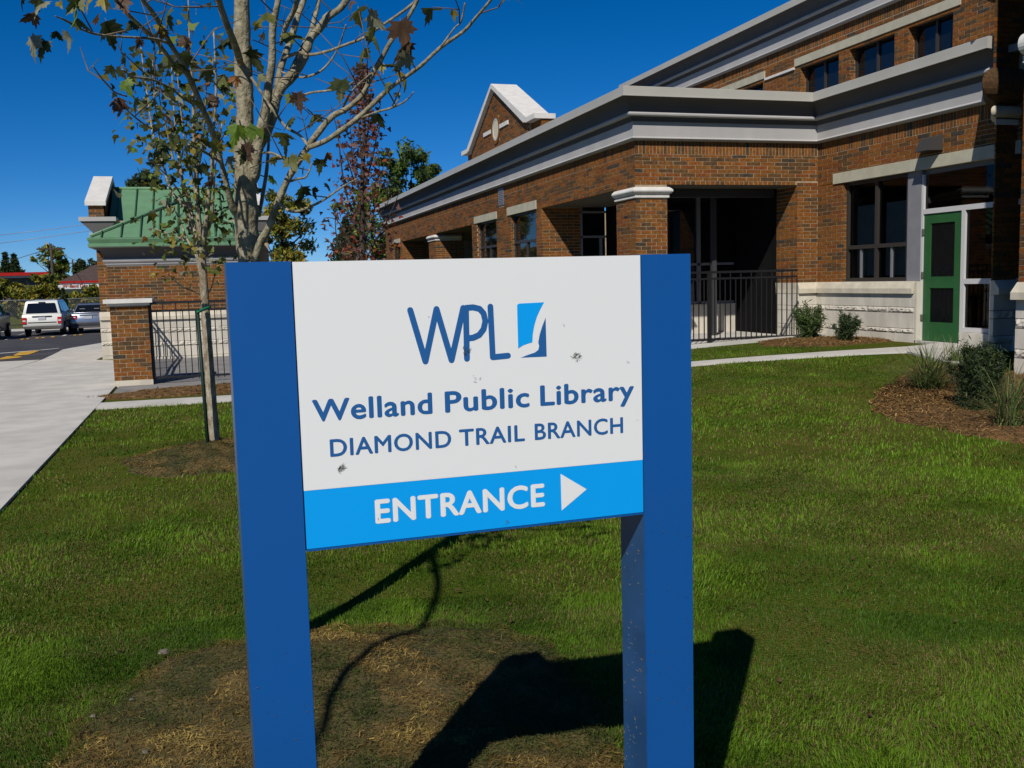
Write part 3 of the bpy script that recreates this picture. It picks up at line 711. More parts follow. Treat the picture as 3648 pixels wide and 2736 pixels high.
# ------------------------------------------------------------------ small building with the green roof
sb = thing('green_roof_building', 'low brick building with a green standing seam hip roof and white cornice', 'building', loc=(0, 0, 0))
KX0, KX1, KY = -2.15, .98, 23.7
bs = Brickwork()
bs.wall(KX0, KY, 1, 0, KX1-KX0, 1.05, 2.11)
bs.wall(-2.47, 24.95, 1, 0, .47, 1.05, 2.9)
bs.wall(-2.585, 25.03, 1, 0, .34, 3.28, 3.56)
bs.emit(sb, 298, seed=6)
k = MB(); k.box(KX0, KX1, KY+MT, 30, -.3, 2.5); k.box(-2.47, 1.5, 24.95+MT, 31, -.4, 3.2); k.box(-2.575, -2.25, 25.03+MT, 25.4, 3.2, 3.56); k.build('wall', M_MORTAR, sb)
SROWS = [(-.12, .0, .05, 'flat'), (.002, .238, .03, 'flat'), (.24, .348, .05, 'rock'), (.35, .553, .03, 'flat'), (.555, .655, .05, 'rock'), (.657, .855, .03, 'flat'), (.857, 1.047, .08, 'sill')]
stones(sb, KX0, KY, 1, 0, KX1-KX0, SROWS, L=.8, seed=21); stones(sb, -2.50, 24.95, 1, 0, .34, SROWS, L=.6, seed=22)
def part(name, path, prof, m):
    k = MB(); v, f = sweep(path, prof); k.add(v, f); return k.build(name, m, sb, recalc=True)
PSB = [(KX0, 26), (KX0, KY), (KX1, KY), (KX1, 26)]
part('cornice_band', PSB, [(-.05, 2.10), (.0, 2.10), (.03, 2.14), (.03, 2.17), (.06, 2.19), (.075, 2.22), (.075, 2.25), (.05, 2.27), (-.05, 2.27)], M_EIFS)
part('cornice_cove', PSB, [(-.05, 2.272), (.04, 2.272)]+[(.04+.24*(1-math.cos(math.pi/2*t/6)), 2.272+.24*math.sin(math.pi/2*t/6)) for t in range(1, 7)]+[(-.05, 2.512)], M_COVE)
part('gutter', PSB, [(-.05, 2.515), (.31, 2.515), (.33, 2.53), (.33, 2.60), (.30, 2.605), (.34, 2.69), (.34, 2.715), (-.05, 2.715)], M_GREEN_ROOF)
part('drip_edge', PSB, [(.0, 2.5125), (.325, 2.5125), (.325, 2.5145), (.0, 2.5145)], M_EIFS)
# hip roof
EV = .34; zx = 2.72; ap = (-.585, 25.35, 3.66)
x0, x1, y0 = KX0-EV, KX1+EV, KY-EV
k = MB(); k.add([(x0, y0, zx), (x1, y0, zx), ap, (ap[0], 28, 3.66), (x0, 28, zx), (x1, 28, zx)], [(0, 1, 2), (0, 2, 3, 4), (1, 5, 3, 2)])
hip = k.build('hip_roof', M_GREEN_ROOF, sb)
def onhip(x):   # height/depth on the front slope at a given x going up to the hip line
    t = (x-x0)/(ap[0]-x0) if x < ap[0] else (x1-x)/(x1-ap[0])
    return (x, y0+(ap[1]-y0)*t, zx+(ap[2]-zx)*t)
q = x0+.30
while q < x1-.2:
    a = onhip(q); s_ = MB(); n_ = Vector((0, -(ap[2]-zx), (ap[1]-y0))).normalized()*.02
    b0 = Vector((q, y0+.015, zx+.01)); b1 = Vector(a)+Vector((0, -.03, 0))
    s_.tube([b0+n_, b1+n_], .020, 4); s_.build('seam', M_GREEN_DK, hip); q += .405
for a in ((x0, y0, zx), (x1, y0, zx)):
    s_ = MB(); d = Vector(ap)-Vector(a); s_.tube([Vector(a)+d*.04+Vector((0, 0, .02)), Vector(ap)+Vector((0, 0, .02))], .03, 5); s_.build('hip_cap', M_GREEN_ROOF, hip)
    s_ = MB(); o = Vector((.0, -.07, -.02)); s_.tube([Vector(a)+d*.05+o, Vector(ap)+o], .017, 4); s_.build('hip_shadow_seam', M_GREEN_DK, hip)  # dark green tube drawn in as a shadow line beside the hip cap
# main gabled roof
RZ, RY, EZ, EY = 4.17, 27.4, 2.88, 24.85
k = MB(); k.prism([(EY, EZ), (RY, RZ), (30.0, EZ), (30.0, EZ-.06), (RY, RZ-.07), (EY, EZ-.06)], 'x', -2.2, 1.1); mr = k.build('main_roof', M_GREEN_ROOF, sb, recalc=True)
k = MB(); k.tube([(-2.2, RY, RZ+.02), (1.1, RY, RZ+.02)], .045, 6); k.build('ridge_cap', M_GREEN_ROOF, mr)
for q in range(9):
    xx = -2.02+q*.41; s_ = MB(); s_.tube([(xx, EY+.02, EZ+.035), (xx, RY-.02, RZ+.015)], .020, 4); s_.build('seam', M_GREEN_DK, mr)
for sx in (-1, 1):
    c0 = -2.42 if sx < 0 else 1.17; half = .23
    k = MB(); k.prism([(24.95, 3.56), (24.95, 3.66), (27.4, 4.50), (29.9, 3.66), (29.9, 3.56), (27.4, 4.36)], 'x', c0-half, c0+half); k.build('parapet_coping', M_CAP, sb, recalc=True)
    k = MB(); k.prism([(25.05, 3.1), (25.05, 3.56), (27.4, 4.36), (29.8, 3.56), (29.8, 3.1)], 'x', c0-half+.06, c0+half-.06); k.build('parapet_wall', BRICKS[3], sb, recalc=True)
    xl, xr = c0-.36, c0+(.45 if sx < 0 else .52)
    for nm, b, m_ in (('parapet_ledge', (xl, xr, 24.72, 25.5, 3.18, 3.28), M_EIFS),):
        box_obj(nm, b, m_, sb)
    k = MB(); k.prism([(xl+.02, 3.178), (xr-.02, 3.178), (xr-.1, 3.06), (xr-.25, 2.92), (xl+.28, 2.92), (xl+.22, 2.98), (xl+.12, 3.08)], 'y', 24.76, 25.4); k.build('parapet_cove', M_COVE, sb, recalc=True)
    box_obj('parapet_moulding', (xl+.2, xr-.2, 24.8, 25.3, 2.80, 2.917), M_EIFS, sb)

# ------------------------------------------------------------------ gate pier and fences
pier = thing('brick_pier', 'square brick gate pier with flat pale coping beside the sidewalk', 'pier', loc=(0, 0, 0))
bp_ = Brickwork()
QX0, QX1, QY = -1.515, -.94, 16.66
bp_.wall(QX0, QY, 1, 0, QX1-QX0, .107, 1.30, L=.19, Hh=.0605, J=.0095)
bp_.wall(QX1, QY+.002, 0, 1, .57, .107, 1.30, L=.19, Hh=.0605, J=.0095)
bp_.emit(pier, 200, seed=4)
box_obj('core', (QX0+.004, QX1-MT, QY+MT, QY+.58, .0, 1.302), M_MORTAR, pier)
box_obj('base_stone', (QX0+.01, QX1+.008, QY-.008, QY+.6, -.2, .1), M_STONEB, pier)
k = MB(); k.box(QX0-.085, QX1+.075, QY-.09, QY+.66, 1.345, 1.41); k.build('coping', M_CAP, pier)
box_obj('coping_neck', (QX0-.03, QX1+.03, QY-.03, QY+.6, 1.303, 1.343), M_CAP, pier)

def iron_fence(label, p0, p1, zb, zt, n, posts, rails, group=None, name='iron_fence'):
    f = thing(name, label, 'fence', group)
    a = Vector((*p0, 0)); b = Vector((*p1, 0)); d = (b-a); L = d.length; d.normalize()
    rot = math.atan2(d.y, d.x); M = Matrix.Translation(a) @ Matrix.Rotation(rot, 4, 'Z')
    for rz, rh in rails:
        k = MB(); k.box(0, L, -.016, .016, rz-rh/2, rz+rh/2, M); k.build('rail', M_BLACK, f)
    me = None
    for q in range(n+1):
        u = L*q/n; k = MB()
        pk = MB(); pk.box(-.008, .008, -.008, .008, zb, zt if q % 2 == 0 else rails[1][0])
        o = pk.build('picket', M_BLACK, f); o.matrix_world = M @ Matrix.Translation((u, 0, 0))
    for u in posts:
        k = MB(); k.box(u-.03, u+.03, -.03, .03, zb-.12, zt+.015, M); k.build('post', M_BLACK, f)
    return f
iron_fence('black iron fence running right from the brick pier', (-.92, 16.75), (3.3, 16.75), .07, 1.345, 42, (0.0, 2.1, 4.2), ((1.335, .04), (1.20, .035), (.11, .035)))
iron_fence('black iron fence running back from the brick pier to the low building', (-1.49, 17.35), (-1.49, 23.6), .0, 1.20, 60, (0.0, 2.0, 4.2, 6.22), ((1.19, .04), (1.05, .035), (.08, .035)))
iron_fence('black iron fence across the library porch under the corner pier', (6.0, 15.47), (10.36, 15.47), .38, 1.60, 41, (0, 1.2, 2.55), ((1.59, .04), (1.475, .035), (.385, .035)))

# ------------------------------------------------------------------ the sign
sign = thing('library_sign', 'white and blue library sign on two thick blue posts in the lawn', 'sign', loc=(.57, 2.075, 0))
ang = math.radians(1.0)
sign.rotation_euler = (0, 0, ang)
def spt(px, py):
    """pixel of the sign face -> local (x,z) of the sign plane"""
    r = ray(px, py); c, s = math.cos(ang), math.sin(ang)
    # plane: (-s)*(x-.57)+c*(y-2.075)=0
    t = (c*2.075 - s*.57)/(c*r.y - s*r.x)
    p = Vector((0, 0, H))+r*t
    return ((p.x-.57)*c+(p.y-2.075)*s, p.z)
def z6(x, y): return spt(780+.78662*x, 880+.78662*y)
SXL, SXR = -.401, .402
PWd, PD = .131, .135
ZTOP = 1.60
for x_, nm in ((SXL-PWd, 'post'), (SXR, 'post')):
    k = MB(); k.box(x_, x_+PWd, 0.003, PD, -.25, ZTOP-.002); po = k.build(nm, M_POSTSIDE, sign)
    box_obj('face_plate', (x_+.001, x_+PWd-.001, -.0005, .0025, -.25, ZTOP), M_SIGNBLUE, po)
    box_obj('cap', (x_+.0005, x_+PWd-.0005, .003, PD-.001, ZTOP-.0015, ZTOP+.001), M_SIGNBLUE, po)
zb0, zb1 = .986, 1.113
box_obj('panel_back', (SXL+.001, SXR-.001, .006, .05, zb0-.004, ZTOP-.003), M_SIGNBLUE, sign)
box_obj('panel', (SXL+.002, SXR-.002, .0, .005, zb1+.0005, ZTOP-.0005), M_SIGNWHITE, sign)
box_obj('entrance_band', (SXL+.002, SXR-.002, .0, .005, zb0, zb1), M_SIGNCYAN, sign)
box_obj('lower_trim', (SXL+.002, SXR-.002, .001, .0055, zb0-.006, zb0-.0005), M_SIGNBLUE, sign)
def flat(name, polys, m, d=.0004, parent=None):
    k = MB()
    for pl in polys: k.prism(pl, 'y', -d, -.0001)
    return k.build(name, m, parent or sign, recalc=True)
def word(body, x0, x1, zbase, capz, m, name='lettering', bold=.022):
    cu = bpy.data.curves.new('tmp', 'FONT'); cu.body = body; cu.size = 1; cu.offset = 0; cu.resolution_u = 4; cu.space_character = 1.06
    ob = bpy.data.objects.new('tmp', cu); COL.objects.link(ob)
    dg = bpy.context.evaluated_depsgraph_get(); dg.update()
    me = bpy.data.meshes.new_from_object(ob.evaluated_get(dg))
    bpy.data.objects.remove(ob)
    bm = bmesh.new(); bm.from_mesh(me); src = list(bm.faces)
    for i_, (dx, dy) in enumerate(((bold, 0), (-bold, 0), (0, bold*.8), (0, -bold*.8))):
        g = bmesh.ops.duplicate(bm, geom=src)['geom']
        vs_ = [e for e in g if isinstance(e, bmesh.types.BMVert)]
        bmesh.ops.translate(bm, verts=vs_, vec=(dx, dy, -.12*(i_+1)))
    bm.to_mesh(me); bm.free()
    n = len(me.vertices); co = np.empty(n*3, dtype=np.float32); me.vertices.foreach_get('co', co); co = co.reshape(-1, 3)
    cu2 = bpy.data.curves.new('tmp', 'FONT'); cu2.body = 'E'; cu2.size = 1; cu2.offset = 0
    ob2 = bpy.data.objects.new('tmp', cu2); COL.objects.link(ob2); dg.update()
    me2 = bpy.data.meshes.new_from_object(ob2.evaluated_get(dg)); bpy.data.objects.remove(ob2)
    zs = [v.co.y for v in me2.vertices]; zlo, zhi = min(zs)-bold*.8, max(zs)+bold*.8
    xa, xb = co[:, 0].min(), co[:, 0].max()
    out = np.empty_like(co)
    out[:, 0] = x0+(co[:, 0]-xa)/(xb-xa)*(x1-x0)
    out[:, 2] = zbase+(co[:, 1]-zlo)/(zhi-zlo)*capz
    out[:, 1] = -.0003+co[:, 2]*.0006
    me.vertices.foreach_set('co', out.ravel()); me.update()
    me.materials.clear(); me.materials.append(m); me.name = name
    bpy.data.meshes.remove(me2)
    o = link(name, me, sign); o['label'] = 'the word '+body
    return o
def wbox(l, r, base, top):
    a = z6(l[0], l[1]); b = z6(r[0], r[1]); t = z6(*top)
    return a[0], b[0], (a[1]+b[1])/2, t
# row geometry from the photograph (zoomed coordinates)
zb_ = (z6(475, 795)[1]+z6(1460, 715)[1])/2; zc_ = (z6(430, 697)[1]-z6(470, 795)[1]+z6(1455, 622)[1]-z6(1460, 715)[1])/2
for w_, a, b in (('Welland', (420, 700), (968, 760)), ('Public', (1024, 740), (1407, 720)), ('Library', (1455, 700), (1880, 650))):
    word(w_, z6(*a)[0], z6(*b)[0], zb_, zc_, M_SIGNTEXT, bold=.026)
zb_ = (z6(505, 955)[1]+z6(1828, 838)[1])/2; zc_ = (z6(503, 877)[1]-z6(505, 955)[1]+z6(1826, 765)[1]-z6(1828, 838)[1])/2
for w_, a, b in (('DIAMOND', (503, 920), (1052, 870)), ('TRAIL', (1088, 870), (1385, 850)), ('BRANCH', (1430, 850), (1830, 800))):
    word(w_, z6(*a)[0], z6(*b)[0], zb_, zc_, M_SIGNTEXT, bold=.020)
zb_ = (z6(712, 1255)[1]+z6(1475, 1172)[1])/2; zc_ = (z6(707, 1145)[1]-z6(712, 1255)[1]+z6(1470, 1070)[1]-z6(1475, 1172)[1])/2
word('ENTRANCE', z6(707, 1200)[0], z6(1475, 1120)[0], zb_, zc_, M_SIGNWHITE, bold=.030)
flat('arrow', [[z6(1547, 1027), z6(1552, 1193), z6(1665, 1097)]], M_SIGNWHITE)
def stroke(pts, w, n=6):
    """round-ended polyline outline pieces"""
    polys = []
    for (a, b) in zip(pts, pts[1:]):
        A = Vector(a); B = Vector(b); d = (B-A).normalized(); t = Vector((-d.y, d.x)); a0 = math.atan2(t.y, t.x)
        pl = [tuple(A+Vector((math.cos(a0+math.pi*q/n), math.sin(a0+math.pi*q/n)))*w) for q in range(n+1)]
        pl += [tuple(B-Vector((math.cos(a0+math.pi*q/n), math.sin(a0+math.pi*q/n)))*w) for q in range(n+1)]
        polys.append(pl)
    return polys
sw_ = (z6(1245, 400)[0]-z6(1219, 400)[0])/2
for nm, pts in (('logo_letter', [(866, 286), (935, 518), (985, 281), (1053, 512), (1106, 276)]),
                ('logo_letter', [(1123, 506), (1118, 276), (1150, 273), (1180, 280), (1198, 300), (1206, 335), (1198, 372), (1178, 398), (1152, 410), (1128, 413)]),
                ('logo_letter', [(1229, 270), (1240, 499), (1309, 492)])):
    k = MB()
    for i_, pl in enumerate(stroke([z6(*q) for q in pts], sw_)): k.prism(pl, 'y', -.0004-.00005*i_, -.0001)
    k.build(nm, M_SIGNTEXT, sign, recalc=True)
flat('logo_page', [[z6(*q) for q in [(1350, 262), (1360, 256), (1472, 250), (1455, 282), (1440, 315), (1428, 355), (1421, 395), (1419, 432), (1400, 437), (1376, 446), (1355, 460)]]], M_SIGNCYAN)
flat('logo_shadow', [[z6(*q) for q in [(1479, 320), (1484, 496), (1367, 501), (1400, 488), (1430, 478), (1446, 466), (1450, 448), (1446, 432), (1452, 398), (1463, 362)]]], M_SIGNTEXT)
# grass clippings stuck to the sign by the mower
k = MB(); R = random.Random(8)
def clip(cx, cz, n, spread, ln):
    for _ in range(n):
        a = R.uniform(0, math.pi); x = cx+R.gauss(0, spread); z = cz+R.gauss(0, spread); l = R.uniform(.3, 1)*ln
        dx, dz = math.cos(a)*l, math.sin(a)*l; t = R.uniform(.0005, .0012); y = -.001-R.random()*.0015
        k.add([(x-dx, y, z-dz), (x+dx, y-.001, z+dz), (x+dx-dz/l*t*.3, y-.001, z+dz+dx/l*t*.3), (x-dz/l*t, y, z+dx/l*t)], [(0, 1, 2, 3)])
for (p, n, s_, l_) in (((555, 1000), 26, .004, .008), ((1120, 470), 14, .004, .006), ((1622, 495), 20, .005, .009), ((1563, 352), 3, .002, .003), ((1852, 516), 2, .002, .005), ((1150, 592), 4, .01, .005), ((1640, 648), 1, .001, .011), ((1305, 1243), 6, .003, .005), ((1340, 992), 1, .001, .004), ((720, 1235), 1, .001, .006), ((1925, 940), 2, .001, .006), ((950, 315), 2, .001, .003)):
    q = z6(*p); clip(q[0], q[1], n, s_, l_)
for _ in range(34): clip(SXR+R.random()*PWd, R.uniform(.45, .95), 1, .01, .006)
for _ in range(16): clip(SXL-PWd+R.random()*PWd, R.uniform(.5, .8), 1, .01, .007)
for _ in range(8): clip(SXR+R.random()*PWd, R.uniform(.9, 1.4), 1, .01, .004)
o = k.build('grass_clippings', mat('dried_clippings', (.035, .042, .016), .9, c2=(.10, .085, .035), scale=60), sign); o['kind'] = 'stuff'
k = MB()
for _ in range(110):
    y = R.uniform(.01, PD-.01); z = R.betavariate(1.2, 2.2)*.75+.3; a = R.uniform(0, math.pi); l = R.uniform(.001, .006); t = R.uniform(.0003, .0008)
    dy, dz = math.cos(a)*l, math.sin(a)*l
    k.add([(SXR-.002, y-dy, z-dz), (SXR-.004, y+dy, z+dz), (SXR-.004, y+dy-dz/l*t, z+dz+dy/l*t), (SXR-.002, y-dz/l*t, z+dy/l*t)], [(0, 1, 2, 3)])
o = k.build('grass_clippings', mat('dried_clippings_pale', (.20, .165, .09), .9), sign); o['kind'] = 'stuff'

# ------------------------------------------------------------------ leaves and trees
def leaf_mesh(name, m, fold=.25, curl=.3, seed=0):
    """five-lobed maple leaf, unit width, stem at the origin, pointing along +y"""
    half = [(0, 0), (.10, -.03), (.30, -.10), (.24, .04), (.44, .12), (.34, .20), (.52, .40), (.36, .38), (.30, .47), (.17, .36), (.20, .56), (.14, .60), (.17, .72), (.07, .78), (0, 1.0)]
    R = random.Random(seed)
    pts = half + [(-x, y) for (x, y) in reversed(half[1:-1])]
    ctr = (0, .30)
    f = lambda x, y: (x, y, -fold*abs(x) - curl*max(0, (y-.2))**2 - .10*x*x*R.uniform(.5, 1.5))
    vs = [f(*ctr)]+[f(x*R.uniform(.94, 1.06), y) for (x, y) in pts]; n = len(pts)
    me = bpy.data.meshes.new(name); me.from_pydata(vs, [], [(0, i+1, (i+1) % n+1) for i in range(n)]); me.materials.append(m)
    return me
LM = dict(dark=leaf_mat('leaf_dark', (.035, .046, .016), (.07, .085, .024)), olive=leaf_mat('leaf_olive', (.085, .10, .022), (.15, .15, .032)),
          green=leaf_mat('leaf_green', (.07, .14, .012), (.15, .22, .02)), yellow=leaf_mat('leaf_yellow', (.22, .16, .016), (.30, .26, .04)),
          orange=leaf_mat('leaf_orange', (.24, .075, .012), (.16, .10, .02)), pale=leaf_mat('leaf_pale_back', (.20, .20, .13), (.28, .27, .17)),
          brown=leaf_mat('leaf_brown', (.085, .05, .03), (.14, .075, .04)), red=leaf_mat('leaf_red', (.30, .045, .018), (.22, .04, .02)), mauve=leaf_mat('leaf_mauve', (.13, .06, .05), (.22, .12, .095)))
LEAF = {c: [leaf_mesh('leaf', m, f, cu, i) for i, (f, cu) in enumerate(((.25, .3), (.55, .5), (.1, .7), (.8, .2)))] for c, m in LM.items()}
def put_leaf(parent, pos, size, col, R, hang=None):
    o = link('leaf', R.choice(LEAF[col]), parent); o.location = pos
    s = size; o.scale = (s, s, s)
    if hang is None: hang = R.uniform(-.2, .9)
    o.rotation_mode = 'XYZ'
    yaw = R.uniform(0, 2*math.pi)
    o.rotation_euler = (-hang*1.6+R.uniform(-.4, .4), R.uniform(-.7, .7), yaw)
    return o
def smooth_path(pts, k=4):
    out = []
    P = [Vector(p) for p in pts]
    for i in range(len(P)-1):
        p0 = P[max(i-1, 0)]; p1 = P[i]; p2 = P[i+1]; p3 = P[min(i+2, len(P)-1)]
        for j in range(k):
            t = j/k
            out.append(.5*((2*p1)+(-p0+p2)*t+(2*p0-5*p1+4*p2-p3)*t*t+(-p0+3*p1-3*p2+p3)*t**3))
    out.append(P[-1]); return out
def limb(parent, name, pts, m, dep, conv, n=8, knobs=0, seed=0):
    """pts: (x,y,radius px) in a zoomed view; dep: (start,end) distance along +y"""
    R = random.Random(seed*7+len(pts)); N = len(pts); raw = []
    for i, (x, y, r) in enumerate(pts):
        Y = dep[0]+(dep[1]-dep[0])*i/max(1, N-1)
        p = at_y(*conv(x, y), Y); d = (p-Vector((0, 0, H))).dot(FWD)
        raw.append((p.x, p.y, p.z, r*d/F_PX))
    P = smooth_path([Vector(q[:3]) for q in raw])
    rad = []
    for i in range(N-1):
        for j in range(4): rad.append(raw[i][3]+(raw[i+1][3]-raw[i][3])*j/4)
    rad.append(raw[-1][3])
    rad = [r*R.uniform(.93, 1.10) for r in rad]
    k = MB(); k.tube(P, rad, n); o = k.build(name, m, parent)
    return o, P
cA = lambda x, y: (750+.4823*x, .4823*y)
cB = lambda x, y: (50+.3857*x, .3857*y)
cD = lambda x, y: (520+.3013*x, 500+.3013*y)
cF = lambda x, y: (x, y)
T1 = thing('maple_tree', 'near maple with pale mottled bark and sparse autumn leaves behind the sign', 'tree', 'young maples on the lawn')
Y1 = 4.0
foot = at_ground(985, 2290)
limb(T1, 'trunk', [(985, 2330, 54), (975, 2150, 47), (955, 1900, 43), (925, 1500, 41), (903, 1200, 39), (888, 950, 38), (880, 840, 40), (876, 740, 41), (874, 640, 37), (870, 560, 33), (873, 386, 30), (869, 290, 30), (863, 145, 28), (861, 0, 27), (852, -250, 24), (845, -560, 14), (840, -800, 6)], M_BARK, (Y1, Y1), cF, n=14)
LIMBS = [
 (cA, [(250, 1420, 20), (310, 1300, 24), (345, 1100, 22), (400, 850, 17), (430, 620, 15), (455, 450, 13), (460, 200, 12), (500, 0, 11), (530, -300, 8), (540, -700, 4)], (4.0, 3.8)),
 (cA, [(380, 980, 12), (440, 800, 12), (480, 680, 11), (520, 500, 11), (590, 300, 11), (650, 100, 11), (690, 0, 10), (780, -300, 7), (820, -600, 3)], (3.95, 4.3)),
 (cA, [(330, 1150, 14), (430, 930, 20), (500, 680, 19), (600, 560, 18), (690, 420, 16), (740, 280, 15), (820, 190, 14), (870, 120, 14), (950, 70, 12), (1010, -10, 11), (1150, -250, 8), (1200, -500, 4)], (4.0, 4.1)),
 (cA, [(580, 570, 8), (640, 450, 14), (690, 340, 11), (740, 240, 9), (770, 130, 8), (800, 0, 7), (830, -300, 4)], (4.1, 4.5)),
 (cA, [(520, 330, 6), (555, 200, 9), (620, 70, 9), (645, -40, 8), (680, -300, 5)], (4.1, 3.8)),
 (cD, [(1100, 900, 16), (1030, 800, 14), (980, 640, 11), (920, 380, 9), (880, 230, 9), (830, 20, 9)], (4.0, 3.85)),
 (cB, [(1868, 1320, 9), (1800, 1130, 10), (1740, 1000, 10), (1640, 760, 11), (1540, 560, 10), (1440, 400, 9), (1340, 210, 9), (1260, 90, 9), (1190, 0, 8), (1080, -200, 6)], (3.85, 3.3)),
 (cB, [(1640, 760, 7), (1570, 660, 7), (1480, 590, 7), (1310, 370, 7), (1180, 250, 7), (1050, 130, 7), (950, 20, 7), (880, -120, 5)], (3.65, 3.1)),
 (cB, [(1440, 410, 5), (1300, 360, 5), (1000, 340, 4), (780, 320, 4), (620, 270, 4), (480, 190, 4), (380, 150, 2)], (3.45, 2.9)),
 (cA, [(225, 480, 12), (205, 410, 13), (180, 330, 12), (120, 180, 12), (60, 0, 12), (20, -200, 9)], (3.98, 3.6)),
 (cF, [(905, 930, 14), (930, 860, 14), (955, 815, 13), (990, 720, 13), (1025, 640, 12), (1060, 580, 12), (1100, 520, 11), (1136, 470, 11), (1184, 415, 11), (1237, 386, 10), (1290, 338, 9), (1324, 270, 9), (1362, 203, 9), (1391, 150, 8), (1425, 106, 7), (1473, 29, 7), (1500, -30, 6), (1560, -180, 3)], (3.95, 3.5)),
 (cA, [(725, 1090, 10), (850, 1040, 9), (970, 960, 9), (1090, 870, 9), (1270, 700, 8), (1340, 640, 7), (1480, 540, 7), (1560, 480, 7), (1700, 350, 6), (1870, 230, 6), (1960, 130, 5), (2070, 0, 5), (2200, -160, 3)], (3.75, 3.0)),
 (cA, [(1120, 868, 4), (1220, 830, 4), (1340, 795, 4), (1440, 745, 3), (1500, 680, 2)], (3.45, 3.2)),
 (cA, [(1345, 793, 2.5), (1385, 740, 2.5), (1400, 690, 2)], (3.3, 3.3)),
 (cA, [(540, 430, 6), (650, 390, 6), (730, 405, 6), (860, 380, 5), (1000, 330, 5), (1130, 280, 5), (1250, 200, 5), (1480, 40, 5), (1560, -60, 3)], (4.0, 3.5)),
 (cA, [(620, 730, 4), (740, 685, 4), (870, 670, 4), (1000, 640, 3), (1060, 600, 2)], (4.0, 3.8)),
 (cA, [(520, 530, 3), (620, 560, 4), (700, 570, 4), (820, 520, 4), (920, 400, 3), (970, 280, 3), (1000, 180, 2)], (4.05, 3.8)),
 (cA, [(300, 570, 5), (400, 720, 5), (480, 840, 5), (560, 940, 5), (660, 1000, 5), (722, 1080, 5)], (3.85, 3.75)),
 (cA, [(510, 1505, 5), (590, 1560, 5), (680, 1550, 5), (830, 1480, 4), (960, 1390, 3), (1080, 1320, 2)], (3.85, 3.6)),
 (cA, [(1700, 350, 4), (1800, 210, 3), (1850, 160, 3), (1880, 20, 3)], (3.2, 3.1)),
 (cA, [(445, 860, 4), (430, 1040, 5), (415, 1260, 6), (385, 1440, 7), (360, 1600, 5)], (4.1, 4.05)),
 (cA, [(300, 1090, 4), (380, 1125, 4), (450, 1130, 4), (520, 1160, 4), (580, 1200, 3), (680, 1180, 2)], (3.85, 3.6)),
 (cA, [(590, 1340, 4), (650, 1320, 4), (700, 1310, 4), (730, 1260, 3), (745, 1210, 2)], (3.85, 3.8)),
 (cA, [(980, 790, 4), (1040, 680, 4), (1120, 600, 3), (1190, 540, 3)], (3.65, 3.5)),
 (cD, [(870, 250, 5), (780, 190, 5), (700, 140, 5), (600, 90, 5), (510, 50, 4)], (3.88, 3.7)),
 (cB, [(1650, 960, 4), (1550, 900, 4), (1440, 810, 4), (1260, 730, 4), (1100, 710, 3), (1000, 640, 2)], (3.75, 3.4)),
 (cB, [(1270, 1190, 3), (1180, 1130, 3), (1090, 1060, 3), (1030, 1000, 2)], (3.7, 3.5)),
 (cB, [(1040, 890, 3), (930, 850, 3), (860, 780, 3), (790, 700, 3), (730, 610, 2)], (3.5, 3.3)),
 (cB, [(1940, 880, 3), (1830, 740, 3), (1730, 640, 3), (1640, 570, 3)], (3.9, 3.7)),
]
paths1 = []
for i_, (cv, pts, dep) in enumerate(LIMBS):
    o, P = limb(T1, 'branch' if max(p[2] for p in pts) > 6 else 'twig', pts, M_BARK, dep, cv, n=8, seed=i_); paths1.append(P)
for pts_ in ([(-.62, 2.85, 2.62, .022), (-.78, 2.2, 2.72, .020), (-.95, 1.62, 2.66, .019), (-1.12, 1.5, 2.70, .019), (-1.30, 1.22, 2.62, .020), (-1.42, .92, 2.66, .018), (-1.50, .62, 2.60, .009)],
             [(-.60, 3.0, 2.66, .012), (-.66, 2.75, 2.72, .010), (-.80, 2.66, 2.66, .009), (-.92, 2.46, 2.70, .007), (-1.06, 2.40, 2.66, .004)]):
    k = MB(); k.tube(smooth_path([q[:3] for q in pts_]), list(np.interp(np.linspace(0, len(pts_)-1, (len(pts_)-1)*4+1), range(len(pts_)), [q[3] for q in pts_])), 7); k.build('twig', M_BARK, T1)
R = random.Random(52); k = MB(); TW = []
for P in paths1:
    for _ in range(max(1, len(P)//9)):
        q = P[R.randrange(len(P)//4, len(P))]; d = Vector((R.uniform(-1, 1), R.uniform(-1, .6), R.uniform(-.1, .9))).normalized(); l = R.uniform(.12, .34)
        e1 = q+d*l*.5; e2 = e1+(d+Vector((R.uniform(-.5, .5), R.uniform(-.5, .5), R.uniform(-.2, .5)))).normalized()*l*.5
        k.tube([q, e1, e2], [.0026, .0020, .0012], 5); TW.append(e2)
        if R.random() < .5:
            e3 = e1+Vector((R.uniform(-1, 1), R.uniform(-1, 1), R.uniform(-.2, .8))).normalized()*l*.3; k.tube([e1, e3], [.0017, .0011], 4); TW.append(e3)
k.build('twigs', M_BARKTW, T1)['kind'] = 'stuff'
R = random.Random(31)
